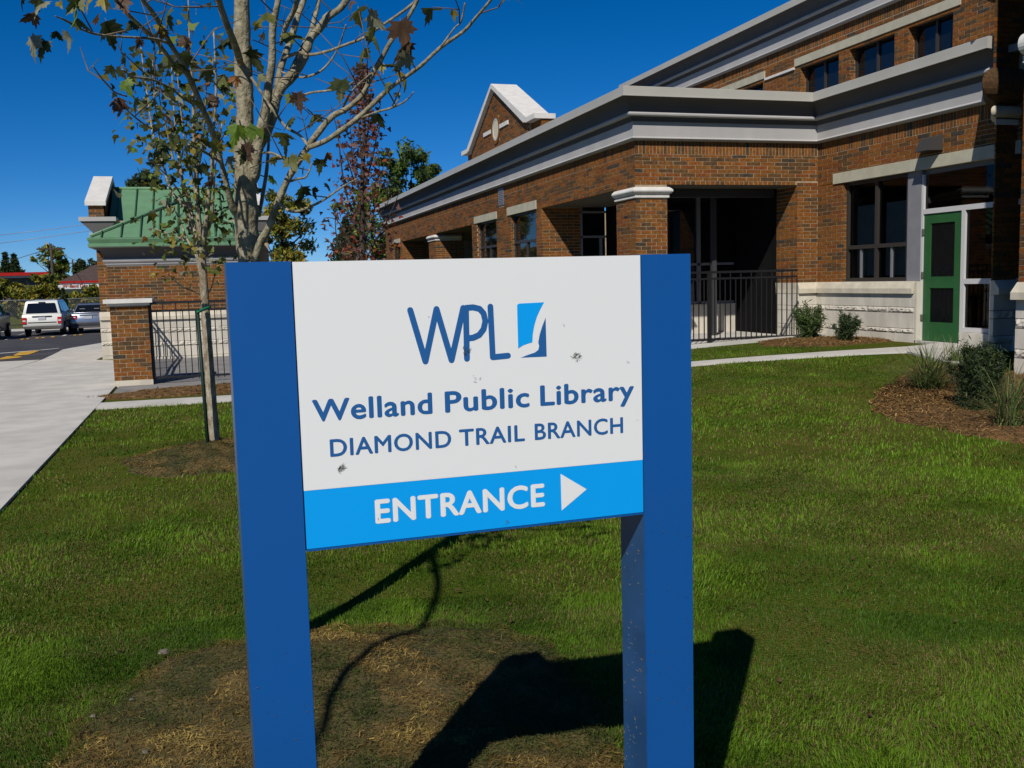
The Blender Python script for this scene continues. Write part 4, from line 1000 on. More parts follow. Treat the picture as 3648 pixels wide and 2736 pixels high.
LV = [(cA, 1170, 160, 220, 'pale', 3.3), (cA, 1220, 250, 210, 'olive', 3.3), (cA, 1470, 370, 230, 'brown', 3.2), (cA, 1470, 450, 200, 'pale', 3.2), (cA, 1290, 650, 120, 'olive', 3.3), (cA, 1390, 700, 70, 'dark', 3.3), (cA, 1030, 40, 110, 'brown', 3.5),
 (cA, 1790, 100, 100, 'yellow', 3.1), (cA, 580, 720, 130, 'green', 3.8), (cA, 200, 970, 200, 'green', 3.6), (cA, 300, 960, 200, 'green', 3.6), (cA, 390, 980, 180, 'olive', 3.6), (cA, 60, 1090, 150, 'yellow', 3.5), (cA, 550, 1070, 180, 'olive', 3.6), (cA, 240, 1110, 170, 'brown', 3.6), (cA, 270, 1150, 150, 'dark', 3.7),
 (cA, 580, 1200, 160, 'olive', 3.6), (cA, 700, 1160, 90, 'yellow', 3.6), (cA, 810, 1210, 130, 'dark', 3.6), (cA, 860, 1150, 110, 'orange', 3.6), (cA, 680, 1265, 90, 'dark', 3.7), (cA, 690, 1420, 170, 'dark', 3.6), (cA, 750, 1420, 110, 'dark', 3.6), (cA, 860, 1380, 100, 'dark', 3.6),
 (cA, 90, 580, 130, 'olive', 3.6), (cA, 180, 590, 130, 'orange', 3.6), (cA, 350, 580, 120, 'olive', 3.7), (cA, 110, 650, 100, 'dark', 3.6), (cA, 40, 740, 100, 'brown', 3.6), (cA, 140, 1180, 100, 'pale', 3.7), (cA, 430, 1340, 110, 'green', 3.9), (cA, 370, 280, 100, 'brown', 4.2), (cA, 350, 180, 90, 'yellow', 4.2),
 (cB, 300, 70, 230, 'pale', 2.95), (cB, 220, 20, 170, 'dark', 2.95), (cB, 420, 40, 90, 'yellow', 3.0), (cB, 200, 170, 200, 'brown', 2.95), (cB, 200, 390, 250, 'pale', 2.95), (cB, 290, 430, 220, 'dark', 2.95), (cB, 480, 340, 200, 'pale', 2.95), (cB, 390, 320, 150, 'dark', 2.98), (cB, 570, 130, 260, 'green', 3.0), (cB, 600, 40, 220, 'olive', 3.0), (cB, 590, 210, 180, 'olive', 3.0), (cB, 680, 40, 180, 'yellow', 3.05), (cB, 780, 190, 160, 'orange', 3.1), (cB, 830, 20, 170, 'yellow', 3.1), (cB, 1000, 40, 190, 'brown', 3.15), (cB, 90, 10, 130, 'dark', 2.95),
 (cB, 890, 640, 150, 'dark', 3.4), (cB, 990, 700, 90, 'brown', 3.4), (cB, 1030, 560, 120, 'dark', 3.4), (cB, 1020, 790, 190, 'green', 3.4), (cB, 1100, 760, 130, 'dark', 3.4), (cB, 970, 950, 210, 'brown', 3.45), (cB, 990, 990, 170, 'mauve', 3.45), (cB, 1120, 950, 170, 'olive', 3.45), (cB, 1160, 390, 120, 'brown', 3.3), (cB, 1100, 220, 150, 'dark', 3.2), (cB, 1420, 550, 160, 'olive', 3.5), (cB, 1320, 260, 140, 'yellow', 3.4),
 (cB, 1390, 310, 160, 'orange', 3.4), (cB, 1560, 380, 170, 'brown', 3.5), (cB, 1390, 1090, 170, 'orange', 3.6), (cB, 1450, 1090, 110, 'yellow', 3.6), (cB, 1670, 950, 100, 'yellow', 3.7), (cB, 1380, 1360, 210, 'dark', 3.6), (cB, 1450, 1340, 160, 'olive', 3.6), (cB, 1120, 1390, 80, 'green', 3.5), (cB, 1560, 1200, 120, 'green', 3.7), (cB, 1860, 930, 150, 'brown', 3.7),
 (cB, 1550, 1450, 170, 'dark', 3.7), (cB, 1650, 1480, 160, 'olive', 3.7), (cB, 1720, 1560, 150, 'dark', 3.7), (cB, 1500, 1520, 140, 'olive', 3.7), (cD, 150, 90, 150, 'olive', 3.6), (cD, 600, 160, 170, 'dark', 3.7), (cD, 480, 250, 160, 'olive', 3.7), (cD, 700, 270, 150, 'dark', 3.7), (cD, 760, 520, 150, 'brown', 3.8), (cD, 860, 640, 160, 'dark', 3.8), (cD, 900, 560, 130, 'olive', 3.8), (cD, 540, 350, 130, 'olive', 3.7)]
for (cv, x, y, s_, c, Y) in LV:
    sc = {cA: .4823, cB: .3857, cD: .3013}[cv]
    p = at_y(*cv(x, y-s_*.25), Y); d = (p-Vector((0, 0, H))).dot(FWD)
    put_leaf(T1, p, s_*sc*d/F_PX*.95, c, R, hang=R.uniform(.35, .95))
for P in paths1:
    pass
for q in R.sample(TW, min(len(TW), 34)):
    if q.y > 2.4:
        put_leaf(T1, q+Vector((0, 0, -.01)), R.uniform(.07, .11), R.choice(['olive', 'dark', 'olive', 'brown', 'dark', 'yellow']), R)

# second, staked young maple
T2 = thing('young_maple', 'thin staked young maple with small yellowing leaves near the sidewalk', 'tree', 'young maples on the lawn')
Y2 = 9.2
limb(T2, 'trunk', [(770, 1640, 21), (768, 1600, 18), (752, 1400, 17), (738, 1200, 16), (725, 1000, 15), (718, 930, 15), (715, 895, 17), (713, 860, 12)], M_BARK2, (Y2, Y2), cF, n=10)
L2 = [[(655, 1290, 10), (640, 1150, 10), (620, 900, 9), (600, 600, 9), (590, 300, 8), (570, 0, 7), (560, -500, 5), (520, -1100, 3), (500, -1700, 2)],
      [(640, 1290, 6), (600, 1240, 6), (520, 1000, 5), (440, 750, 5), (300, 600, 5), (180, 200, 4), (100, 0, 4), (20, -500, 3), (-60, -1100, 2)],
      [(640, 1250, 7), (600, 1150, 7), (540, 900, 7), (500, 650, 7), (430, 480, 6), (380, 100, 4), (330, -400, 3), (300, -1000, 2)],
      [(670, 1290, 8), (690, 1150, 9), (720, 900, 8), (750, 600, 8), (780, 400, 7), (790, 0, 5), (830, -600, 4), (800, -1300, 2)],
      [(690, 1180, 5), (770, 950, 5), (800, 650, 4), (820, 300, 3), (900, -200, 3)],
      [(610, 1400, 4), (560, 1300, 4), (480, 1150, 3), (400, 950, 3), (330, 800, 2)],
      [(700, 1420, 2), (760, 1350, 2), (800, 1340, 1)],
      [(620, 900, 4), (560, 500, 4), (480, 150, 4), (420, -300, 3), (360, -900, 2)],
      [(595, 450, 4), (660, 100, 4), (700, -300, 3), (720, -900, 2)],
      [(180, 200, 3), (150, -100, 3), (100, -500, 3), (80, -1000, 2)],
      [(540, 900, 3), (400, 620, 3), (250, 420, 3), (120, 300, 2), (0, 200, 2)],
      [(500, 650, 3), (350, 300, 3), (250, -100, 3), (160, -500, 2), (120, -900, 2)],
      [(720, 900, 3), (840, 840, 2), (930, 800, 2)],
      [(480, 1200, 2), (350, 1130, 2), (200, 1080, 2), (100, 1040, 1)]]
paths2 = []
for i_, pts in enumerate(L2):
    o, P = limb(T2, 'branch', pts, M_BARK2, (Y2, Y2+R.uniform(-.9, .9)), cD, n=6, seed=40+i_); paths2.append(P)
# low side twig in front of the low building
o, P = limb(T2, 'twig', [(1590, 540, 3), (1500, 490, 3), (1400, 455, 3), (1280, 385, 2.5), (1180, 290, 2), (1100, 230, 1.5)], M_BARK2, (Y2, Y2-.3), lambda x, y: (330+x*.2411, 920+y*.2411), n=5); lowtw = P
o, P = limb(T2, 'twig', [(1690, 535, 2.5), (1750, 450, 2), (1790, 300, 2), (1850, 160, 1.2)], M_BARK2, (Y2, Y2+.2), lambda x, y: (330+x*.2411, 920+y*.2411), n=5)
cnt = 0
for (x, y, c) in ((980, 160, 'green'), (1060, 130, 'pale'), (1200, 180, 'green'), (1050, 200, 'orange'), (930, 240, 'yellow'), (880, 240, 'yellow'), (1050, 270, 'dark'), (1060, 330, 'green'), (1190, 290, 'yellow'), (1330, 340, 'yellow'), (1380, 385, 'orange'), (1440, 400, 'dark'), (1870, 130, 'yellow')):
    put_leaf(T2, at_y(330+x*.2411, 920+(y-20)*.2411, Y2-.2), .055, c, R); cnt += 1
for P in paths2:
    for _ in range(19):
        q = R.choice(P[len(P)//3:]); put_leaf(T2, q+Vector((R.gauss(0, .13), R.gauss(0, .2), R.gauss(-.04, .10))), R.uniform(.045, .085), R.choices(['olive', 'dark', 'green', 'yellow', 'orange', 'pale', 'brown'], [5, 4, 4, 3, 1, 2, 1])[0], R); cnt += 1
def leaf_cloud(parent, pts, cols, size, seed):
    r = np.random.default_rng(seed); pts = np.array(pts); n = len(pts)
    base = np.array([(0, 0, 0), (.28, -.05, -.06), (.48, .25, -.12), (.22, .42, -.06), (0, 1, -.25), (-.22, .42, -.06), (-.48, .25, -.12), (-.28, -.05, -.06)])
    q = r.normal(size=(n, 4)); q /= np.linalg.norm(q, axis=1)[:, None]; w, x, y, z = q.T
    Rm = np.stack([1-2*(y*y+z*z), 2*(x*y-z*w), 2*(x*z+y*w), 2*(x*y+z*w), 1-2*(x*x+z*z), 2*(y*z-x*w), 2*(x*z-y*w), 2*(y*z+x*w), 1-2*(x*x+y*y)], 1).reshape(n, 3, 3)
    V = np.einsum('nij,kj->nki', Rm, base)*(size*r.uniform(.6, 1.3, n))[:, None, None]+pts[:, None, :]
    cols = np.array(cols); cc = cols[r.integers(0, len(cols), n)]*r.uniform(.75, 1.25, (n, 1))
    fc = (np.arange(n)[:, None]*8+np.arange(8)[None, :]).reshape(-1)
    o = np_mesh('leaves', V.reshape(-1, 3), fc, 8, M_TINT, np.repeat(cc, 8, 0), parent); o['kind'] = 'stuff'; return o
pts_ = []
for P in paths2:
    m_ = len(P)
    for _ in range(110):
        q = P[R.randrange(min(3, m_-1), m_)]+Vector((R.gauss(0, .17), R.gauss(0, .25), R.gauss(-.03, .15)))
        if q.z > 2.75 or R.random() < .22: pts_.append(tuple(q))
leaf_cloud(T2, pts_, [(.085, .10, .022), (.06, .075, .02), (.13, .17, .02), (.24, .19, .03), (.05, .055, .02), (.20, .20, .12), (.11, .12, .03)], .075, 17)
stake = thing('tree_stake', 'dark green metal stake tied to the thin young maple', 'stake')
k = MB()
a, b = at_y(703, 1100, Y2-.15), at_y(745, 1625, Y2-.15)
k.tube([b-Vector((0, 0, .2)), a], .016, 4); k.build('post', mat('stake_green', (.010, .028, .018), .5), stake)
k = MB(); k.tube([a+Vector((0, -.02, -.03)), at_y(722, 1103, Y2-.08), at_y(742, 1096, Y2-.07), at_y(748, 1092, Y2+.02)], .014, 6); k.build('tie_strap', mat('strap_green', (.01, .13, .07), .6), stake)

def rand_dir(R):
    v = Vector((R.gauss(0, 1), R.gauss(0, 1), R.gauss(0, 1))); return v.normalized()
def crown(name, parent, pos_fn, n, size, cols, seed, shade=None, aspect=.6):
    """n small leaf faces, pos_fn(rng,n) -> (n,3)"""
    r = np.random.default_rng(seed)
    C = pos_fn(r, n)
    a = r.normal(size=(n, 3)); a /= np.linalg.norm(a, axis=1)[:, None]
    b = np.cross(a, r.normal(size=(n, 3))); b /= np.linalg.norm(b, axis=1)[:, None]
    s = size*r.uniform(.6, 1.35, (n, 1))
    v0 = C-a*s; v1 = C+b*s*aspect*.6; v2 = C+a*s; v3 = C-b*s*aspect*.6
    V = np.stack([v0, v1, v2, v3], 1).reshape(-1, 3)
    cols = np.array(cols); w = r.integers(0, len(cols), n); cc = cols[w]*r.uniform(.7, 1.3, (n, 1))
    return np_mesh(name, V, np.arange(4*n), 4, M_TINT, np.repeat(cc, 4, 0), parent)
def clumps(center, radii, nclump, spread, seed, top=0.0):
    r = np.random.default_rng(seed)
    d = r.normal(size=(nclump, 3)); d /= np.linalg.norm(d, axis=1)[:, None]
    c = d*(r.uniform(.25, 1, (nclump, 1))**.5)*np.array(radii)*r.uniform(.85, 1.1, (nclump, 1))+np.array(center)
    sz = spread*r.uniform(.6, 1.4, nclump)
    def fn(rr, n):
        i = rr.integers(0, nclump, n)
        off = rr.normal(size=(n, 3)); off /= np.linalg.norm(off, axis=1)[:, None]; off *= rr.uniform(.3, 1, (n, 1))
        return c[i]+off*sz[i][:, None]*np.array([1, 1, .7])
    return fn
def cone(center, h, r0, seed, tiers=9):
    def fn(rr, n):
        t = rr.uniform(0, 1, n)**1.5; ti = (np.floor(t*tiers)+rr.uniform(0, .75, n))/tiers
        ang = rr.uniform(0, 2*np.pi, n); br = np.floor(ang/(2*np.pi)*13+ti*31)
        lobe = .72+.28*np.sin(br*2.4+ti*17)
        rad = r0*(1-ti)*lobe*np.sqrt(rr.uniform(.05, 1, n))
        return np.stack([center[0]+rad*np.cos(ang), center[1]+rad*np.sin(ang), center[2]+h*ti-rad*.22+rr.normal(size=n)*.04*h/6], 1)
    return fn
def trunk_obj(parent, x, y, z0, z1, r, m=M_BARKD, lean=(0, 0), n=7):
    k = MB(); k.tube([(x, y, z0-.3), (x+lean[0]*.5, y, (z0+z1)/2), (x+lean[0], y+lean[1], z1)], [r*1.2, r*.85, r*.25], n); return k.build('trunk', m, parent)
def tree(name, label, px, base_py, top_py, Y, wpx, kind, cols, seed, n=2600, leaf=.16, group='trees beyond the buildings', cat='tree'):
    """crown spans top_py..base_py at column px, at distance Y"""
    p0 = at_y(px, base_py, Y); p1 = at_y(px, top_py, Y); d = (p1-Vector((0, 0, H))).dot(FWD)
    rw = wpx*d/F_PX/2; hh = p1.z-p0.z; gz_ = ground(p0.x, p0.y)
    t = thing(name, label, cat, group)
    if kind == 'cone':
        trunk_obj(t, p0.x, Y, gz_, p1.z-.1*hh, .05*hh/3+.05)
        crown('crown', t, cone((p0.x, Y, p0.z), hh, rw, seed), n, leaf, cols, seed)
    else:
        trunk_obj(t, p0.x, Y, gz_, p0.z+hh*.6, .03*hh+.04, M_BARKD)
        k = MB(); R = random.Random(seed)
        for _ in range(7):
            a = R.uniform(0, 6.28); z0_ = p0.z+hh*R.uniform(.0, .45)
            k.tube([(p0.x, Y, z0_), (p0.x+math.cos(a)*rw*.5, Y+math.sin(a)*rw*.5, z0_+hh*.2), (p0.x+math.cos(a)*rw*.8, Y+math.sin(a)*rw*.8, z0_+hh*.4)], [.03*hh/4+.02, .02, .008], 5)
        k.build('limbs', M_BARKD, t)
        crown('crown', t, clumps((p0.x, Y, (p0.z+p1.z)/2), (rw*.85, rw*.85, hh*.44), 34 if kind == 'round' else 20, min(rw, hh)*.30, seed), n, leaf, cols, seed)
    return t
DG = [(.032, .055, .02), (.05, .08, .026), (.02, .038, .016), (.065, .09, .028)]
MG = [(.095, .17, .024), (.15, .23, .03), (.06, .11, .02), (.20, .25, .04)]
YG = [(.27, .23, .026), (.18, .20, .026), (.11, .14, .02), (.36, .26, .03), (.06, .085, .018)]
# behind and beside the low building
tree('spruce_tree', 'dark tree showing above the left end of the green roof', 545, 800, 555, 45, 190, 'round', DG, 51, 1800, .17)
tree('ash_tree', 'yellow and green tree right of the low building', 1010, 960, 655, 40, 260, 'round', YG, 52, 3600, .12)
tree('ash_tree', 'low yellow bush at the foot of the tree beside the low building', 1030, 1010, 880, 36, 190, 'round', YG, 53, 1500, .10, group='shrubs beyond the buildings', cat='shrub')
tree('spruce_tree', 'dark conifer behind the red leaved tree at the library end', 1240, 1010, 770, 46, 290, 'cone', DG, 54, 4200, .13)
tree('pine_tree', 'bushy green tree rising over the library parapet', 1475, 940, 440, 58, 250, 'round', MG+DG, 55, 5200, .17)
tree('pine_tree', 'slim green tree between red leaved tree and the bushy one', 1385, 960, 470, 56, 130, 'round', MG+DG, 56, 1900, .15)
tree('poplar_tree', 'mixed green tree behind the red leaved trunk', 1330, 950, 640, 50, 280, 'round', MG+[(.13, .08, .02)], 57, 3600, .14)
# far left row
tree('spruce_tree', 'dark spruce at the left edge above the red fascia', -10, 1010, 900, 125, 60, 'cone', DG, 60, 900, .35)
tree('spruce_tree', 'second spruce from the left above the red fascia', 25, 1000, 900, 125, 75, 'cone', DG, 61, 1100, .35)
tree('spruce_tree', 'third spruce from the left above the red fascia', 57, 1000, 905, 125, 90, 'cone', DG, 62, 1200, .35)
tree('willow_tree', 'tall thin leaved tree beside the utility pole', 178, 990, 865, 100, 120, 'loose', YG+MG, 63, 1100, .22)
tree('maple_tree', 'green tree between the utility pole and the brown roof', 222, 1005, 920, 100, 70, 'round', MG+YG, 64, 900, .22)
tree('spruce_tree', 'dark evergreen above the brown hip roof', 290, 990, 925, 120, 60, 'round', DG, 65, 900, .3)
tree('maple_tree', 'grey green tree at the left corner of the low building', 335, 1000, 912, 140, 60, 'round', [(.05, .07, .035), (.035, .05, .025)], 66, 900, .3)
for q, (px, w, b, t_, lab) in enumerate(((20, 120, 1150, 990, 'leftmost'), (90, 120, 1150, 985, 'second'), (150, 110, 1148, 970, 'third'), (195, 110, 1148, 960, 'fourth'), (262, 110, 1140, 1030, 'fifth'), (330, 110, 1135, 1005, 'sixth'))):
    tree('hedge_shrub', f'yellowing shrub behind the chain link fence, {lab} from the left', px, b, t_, 68, w, 'round', YG, 70+q, 2000, .17, group='shrubs behind the chain link fence', cat='shrub')
tree('spruce_tree', 'small dark spruce between the white and the silver car', 232, 1135, 1025, 59, 66, 'cone', DG, 80, 1800, .10)
k = MB()
# red leaved tree near the library end
T3 = thing('red_maple', 'slim maple with brown and red leaves behind the top of the sign', 'tree', loc=(0, 0, 0))
Y3 = 19.0
cC = lambda x, y: (1080+.3617*x, 350+.3617*y)
limb(T3, 'trunk', [(590, 1900, 12), (585, 1500, 11), (580, 1000, 9), (590, 600, 8), (600, 300, 6), (590, 0, 4), (580, -300, 2)], M_BARKD, (Y3, Y3), cC, n=7)
paths3 = []
R = random.Random(77)
for i_, pts in enumerate([[(585, 1500, 4), (700, 1100, 3), (760, 800, 2), (820, 560, 1)], [(580, 1300, 4), (440, 1000, 3), (380, 700, 3), (340, 350, 2), (270, 60, 1)], [(590, 900, 4), (680, 600, 3), (720, 400, 2), (780, 200, 1)], [(585, 1000, 4), (500, 700, 3), (470, 400, 2), (460, 100, 1)],
   [(585, 1650, 4), (720, 1390, 3), (830, 1200, 2), (960, 900, 1)], [(580, 1600, 3), (450, 1400, 3), (330, 1200, 2), (200, 1180, 1)], [(590, 600, 4), (640, 300, 3), (640, 0, 2), (610, -150, 1)], [(585, 800, 3), (560, 400, 3), (520, 0, 2), (480, -120, 1)], [(580, 1700, 3), (380, 1530, 2), (320, 1300, 2), (320, 1000, 1)], [(585, 1200, 3), (800, 1100, 2), (860, 900, 1), (900, 860, 1)]]):
    o, P = limb(T3, 'branch', pts, M_BARKD, (Y3, Y3+R.uniform(-.8, .8)), cC, n=5, seed=90+i_); paths3.append(P)
def red_pos(R):
    while True:
        y = R.uniform(-330, 1700); w = 60+170*sm((y+330)/1500)+90*sm((y-900)/500)
        x = R.gauss(585, w*.75)
        if 180 < x < 980: return x, y
rest_p, rest_c = [], []
for q in range(1250):
    x, y = red_pos(R); p = at_y(*cC(x, y), Y3+R.uniform(-1.0, 1.0))
    c = R.choices(['mauve', 'brown', 'red', 'orange'], [5, 4, .6, .3] if y < 850 else [1.5, 2, 4, 2.5])[0]
    if q < 295: put_leaf(T3, p, R.uniform(.09, .14), c, R)
    else: rest_p.append(tuple(p)); rest_c.append({'mauve': (.17, .09, .07), 'brown': (.07, .04, .028), 'red': (.28, .05, .02), 'orange': (.22, .08, .02)}[c])
leaf_cloud(T3, rest_p, [(.17, .09, .07), (.09, .05, .035), (.07, .04, .028), (.26, .06, .022), (.13, .07, .05)], .10, 18)

# ------------------------------------------------------------------ shrubs and planting beds
def z5(x, y): return (2100+.69982*x, 550+.69982*y)
BEDS = []
def bed(name, label, cx, cy, rx, ry, rot, hgt, seed, chips=2500, cs=.03, patchy=None, edge=None, m=M_MULCH, cols=((.21, .115, .038), (.13, .072, .026), (.30, .19, .075), (.065, .042, .018))):
    R = random.Random(seed); ph = [R.uniform(0, 6.28) for _ in range(5)]
    rr = lambda a: 1+.10*math.sin(2*a+ph[0])+.07*math.sin(3*a+ph[1])+.05*math.sin(5*a+ph[2])+.03*math.sin(9*a+ph[3])
    if edge:
        E = sorted((math.atan2(y-cy, x-cx), math.hypot(x-cx, y-cy)) for x, y in edge)
        ea = np.array([E[-1][0]-2*math.pi]+[e[0] for e in E]+[E[0][0]+2*math.pi]); er = np.array([E[-1][1]]+[e[1] for e in E]+[E[0][1]])
        rr = lambda a: float(np.interp((a+math.pi) % (2*math.pi)-math.pi, ea, er))*(1+.025*math.sin(13*a)+.02*math.sin(29*a+1))
    c, s = math.cos(rot), math.sin(rot); k = MB(); vs = []; NA, NR = 96, 9
    def P(a, t):
        u = rx*rr(a)*t*math.cos(a); v = ry*rr(a)*t*math.sin(a)
        x = cx+u*c-v*s; y = cy+u*s+v*c
        return x, y, ground(x, y)+.018+hgt*(1-t*t)+(.006*math.sin(x*23+y*17) if 0 < t < 1 else 0)-(.03 if t == 1 else 0)
    for j in range(NR+1):
        for q in range(NA): vs.append(P(2*math.pi*q/NA, max(.01, j/NR)))
    k.add(vs, [(j*NA+q, j*NA+(q+1) % NA, (j+1)*NA+(q+1) % NA, (j+1)*NA+q) for j in range(NR) for q in range(NA)]+[tuple(range(NA))]); k.sm = True
    o = k.build(name, m, recalc=True); structure(o); o['label'] = label
    BEDS.append((cx, cy, rx, ry, rot, rr))
    r = np.random.default_rng(seed); a = r.uniform(0, 2*np.pi, chips); t = np.sqrt(r.uniform(0, .97, chips))
    C = np.array([P(aa, tt) for aa, tt in zip(a, t)]); C[:, 2] += r.uniform(0, .008, chips)+np.where(r.random(chips) < .2, r.uniform(0, .014, chips), 0)
    an = r.uniform(0, 2*np.pi, chips); el = r.normal(0, .33, chips)
    d = np.stack([np.cos(an)*np.cos(el), np.sin(an)*np.cos(el), np.sin(el)], 1); w = np.stack([-np.sin(an), np.cos(an), r.normal(0, .35, chips)], 1)
    L = cs*r.uniform(.4, 1.3, (chips, 1)); Wd = L*r.uniform(.04, .14, (chips, 1))
    V = np.stack([C-d*L-w*Wd, C+d*L-w*Wd, C+d*L+w*Wd, C-d*L+w*Wd], 1).reshape(-1, 3)
    cols = np.array(cols); cc = cols[r.integers(0, len(cols), chips)]*r.uniform(.7, 1.3, (chips, 1))
    if patchy:
        f1 = fbm(C[:, 0], C[:, 1], 3.0, 81)*.6+fbm(C[:, 0], C[:, 1], 9.0, 83)*.4+r.normal(0, .05, chips)
        pal = np.array(patchy); f1 = f1-.05+.16*np.exp(-((C[:, 0]+.25)**2+(C[:, 1]-2.85)**2)/.12); qi = np.clip(((f1-.30)/.40*len(pal)).astype(int), 0, len(pal)-1); cc = pal[qi]*r.uniform(.6, 1.4, (chips, 1))
    o = np_mesh('wood_chips', V, np.arange(4*chips), 4, M_CHIP, np.repeat(cc, 4, 0)); o['kind'] = 'stuff'; o['label'] = 'loose chips and clippings on the '+name.replace('_', ' ')
def in_beds(x, y, grow=0.0):
    m = np.zeros(x.shape, bool)
    for (cx, cy, rx, ry, rot, rr) in BEDS:
        c, s = math.cos(rot), math.sin(rot); u = ((x-cx)*c+(y-cy)*s)/rx; v = (-(x-cx)*s+(y-cy)*c)/ry
        a = np.arctan2(v, u); ra = np.vectorize(rr)(a)
        m |= np.hypot(u, v) < ra*(1+grow)
    return m
M_THATCH = mat('clipping_mulch', (.12, .085, .03), .95, c2=(.055, .05, .018), scale=6, bump=.9, bscale=60)
PATCH = ((.040, .052, .014), (.058, .068, .020), (.078, .076, .025), (.092, .066, .022), (.12, .078, .026), (.18, .12, .036), (.27, .19, .055))
STRAW = ((.20, .14, .055), (.15, .11, .045), (.27, .20, .085), (.09, .08, .03), (.09, .105, .03), (.14, .14, .05))
bed('mulch_bed', 'straw coloured mulch mound around the near maple and sign posts', .40, 3.05, 1, 1, 0, .02, 1, 80000, .0105, cols=STRAW, m=M_THATCH, patchy=PATCH, edge=[tuple(at_ground(x*3.5625, y*3.5625))[:2] for x, y in ((46, 768), (70, 735), (100, 705), (139, 672), (165, 655), (200, 648), (250, 640), (315, 632), (370, 628), (430, 627), (500, 625), (540, 640), (570, 668), (596, 700), (612, 740))]+[(.95, 2.3), (.3, 2.1), (-.45, 2.35)])
bed('mulch_bed', 'brown mulch ring around the staked maple', -.05, 9.0, .78, .75, 0, .05, 2, 14000, .016, cols=STRAW, m=M_THATCH, patchy=PATCH)
p = at_ground(560, 1390); bed('mulch_bed', 'brown mulch strip in front of the iron fence', .5, 15.25, 2.0, .75, 0, .06, 3, 4500, .03)
bed('mulch_bed', 'brown mulch bed with two yews by the stone base', 10.2, 14.5, 1.05, .95, -.5, .05, 4, 4500, .03)
_z5 = lambda x, y: tuple(at_ground(2100+.69982*x, 550+.69982*y))[:2]
_c = _z5(1930, 1270)
bed('mulch_bed', 'brown mulch bed with grasses by the entrance tower', _c[0], _c[1], 1, 1, 0, .05, 5, 14000, .028, edge=[_z5(x, y) for x, y in ((1445, 1290), (1465, 1240), (1550, 1175), (1630, 1100), (1720, 1050), (1850, 1050), (1475, 1330), (1600, 1372), (1750, 1402), (1900, 1428), (2050, 1455), (2212, 1490))]+[(TX-.02, TX+.1), (TX-.02, TX-.9), (8.6, 7.6)])

R = random.Random(64); M_PEB = mat('pebble_grey', (.12, .105, .08), .85, var=.2, scale=40)
for (px, py, sz, lab) in ((585, 2350, .026, 'largest pale grey stone at the top edge of the straw mound'), (335, 2580, .014, 'small grey stone left of the others on the straw mound'), (470, 2520, .011, 'little grey stone in the middle of the straw mound, left of the sign post'), (520, 2712, .016, 'grey stone at the bottom of the picture on the straw mound')):
    p = at_ground(px, py); k = MB(); n_ = 7; vs = [(p.x+sz*R.uniform(.7, 1.1)*math.cos(6.28*q/n_), p.y+sz*.7*R.uniform(.7, 1.1)*math.sin(6.28*q/n_), p.z+.05) for q in range(n_)]
    vs += [(p.x+sz*.6*math.cos(6.28*q/n_), p.y+sz*.4*math.sin(6.28*q/n_), p.z+.05+sz*.55*R.uniform(.8, 1.1)) for q in range(n_)]
    vs = [(x, y, z) for x, y, z in vs]; dz = p.z+.045-ground(p.x, p.y)-.045
    k.add([(x, y, z-.02) for x, y, z in vs], [(q, (q+1) % n_, (q+1) % n_+n_, q+n_) for q in range(n_)]+[tuple(range(n_, 2*n_))])
    tag(k.build('pebble', M_PEB), lab, 'stone', 'stones on the straw mound')
def yew(label, px, py, hpx, wpx, Yoff, seed, cols, n=1500, leaf=.03, name='yew_shrub', spiky=True):
    b = at_ground(px, py); d = (b-Vector((0, 0, H))).dot(FWD); hh = hpx*d/F_PX; ww = wpx*d/F_PX/2
    t = thing(name, label, 'shrub', 'shrubs in the mulch beds')
    R = random.Random(seed); k = MB(); tips = []
    for q in range(16):
        a = R.uniform(0, 6.28); s_ = R.uniform(.2, 1); e = Vector((math.cos(a)*ww*s_, math.sin(a)*ww*s_, hh*(1.05-.45*s_*s_)*R.uniform(.8, 1.05)))
        P = [b-Vector((0, 0, .03)), b+Vector((e.x*.3, e.y*.3, e.z*.45)), b+e]; k.tube(P, [.012, .008, .003], 5); tips.append((P, s_))
    k.build('stems', M_BARKD, t)
    segs = np.array([[tuple(b), tuple(b+(P[2]-b)*.45), tuple(P[2])] for P, _ in tips])
    def fn(rr, n):
        i = rr.integers(0, len(segs), n); u = rr.uniform(.12, 1.0, n)[:, None]
        C = segs[i, 0]*(1-u)+segs[i, 2]*u
        return C+rr.normal(size=(n, 3))*(.11*(1-.62*u))*np.array([ww*1.6, ww*1.6, hh*.9])
    crown('foliage', t, fn, n, leaf, cols, seed, aspect=.28)
    return t
YW = [(.065, .115, .028), (.045, .08, .022), (.11, .16, .04), (.03, .055, .016)]
yew('light green feathery yew left of its darker neighbour by the stone base', *z5(1118, 948), 132, 150, 0, 3, YW, 4200, .045)
yew('dark compact yew right of the feathery one by the stone base', *z5(1300, 960), 108, 118, 0, 4, DG+[(.03, .06, .02)], 4000, .035)
yew('large dark juniper in front of the entrance tower pilaster', *z5(1960, 1325), 275, 230, 0, 5, DG+[(.03, .05, .018)], 8500, .032, name='juniper_shrub')
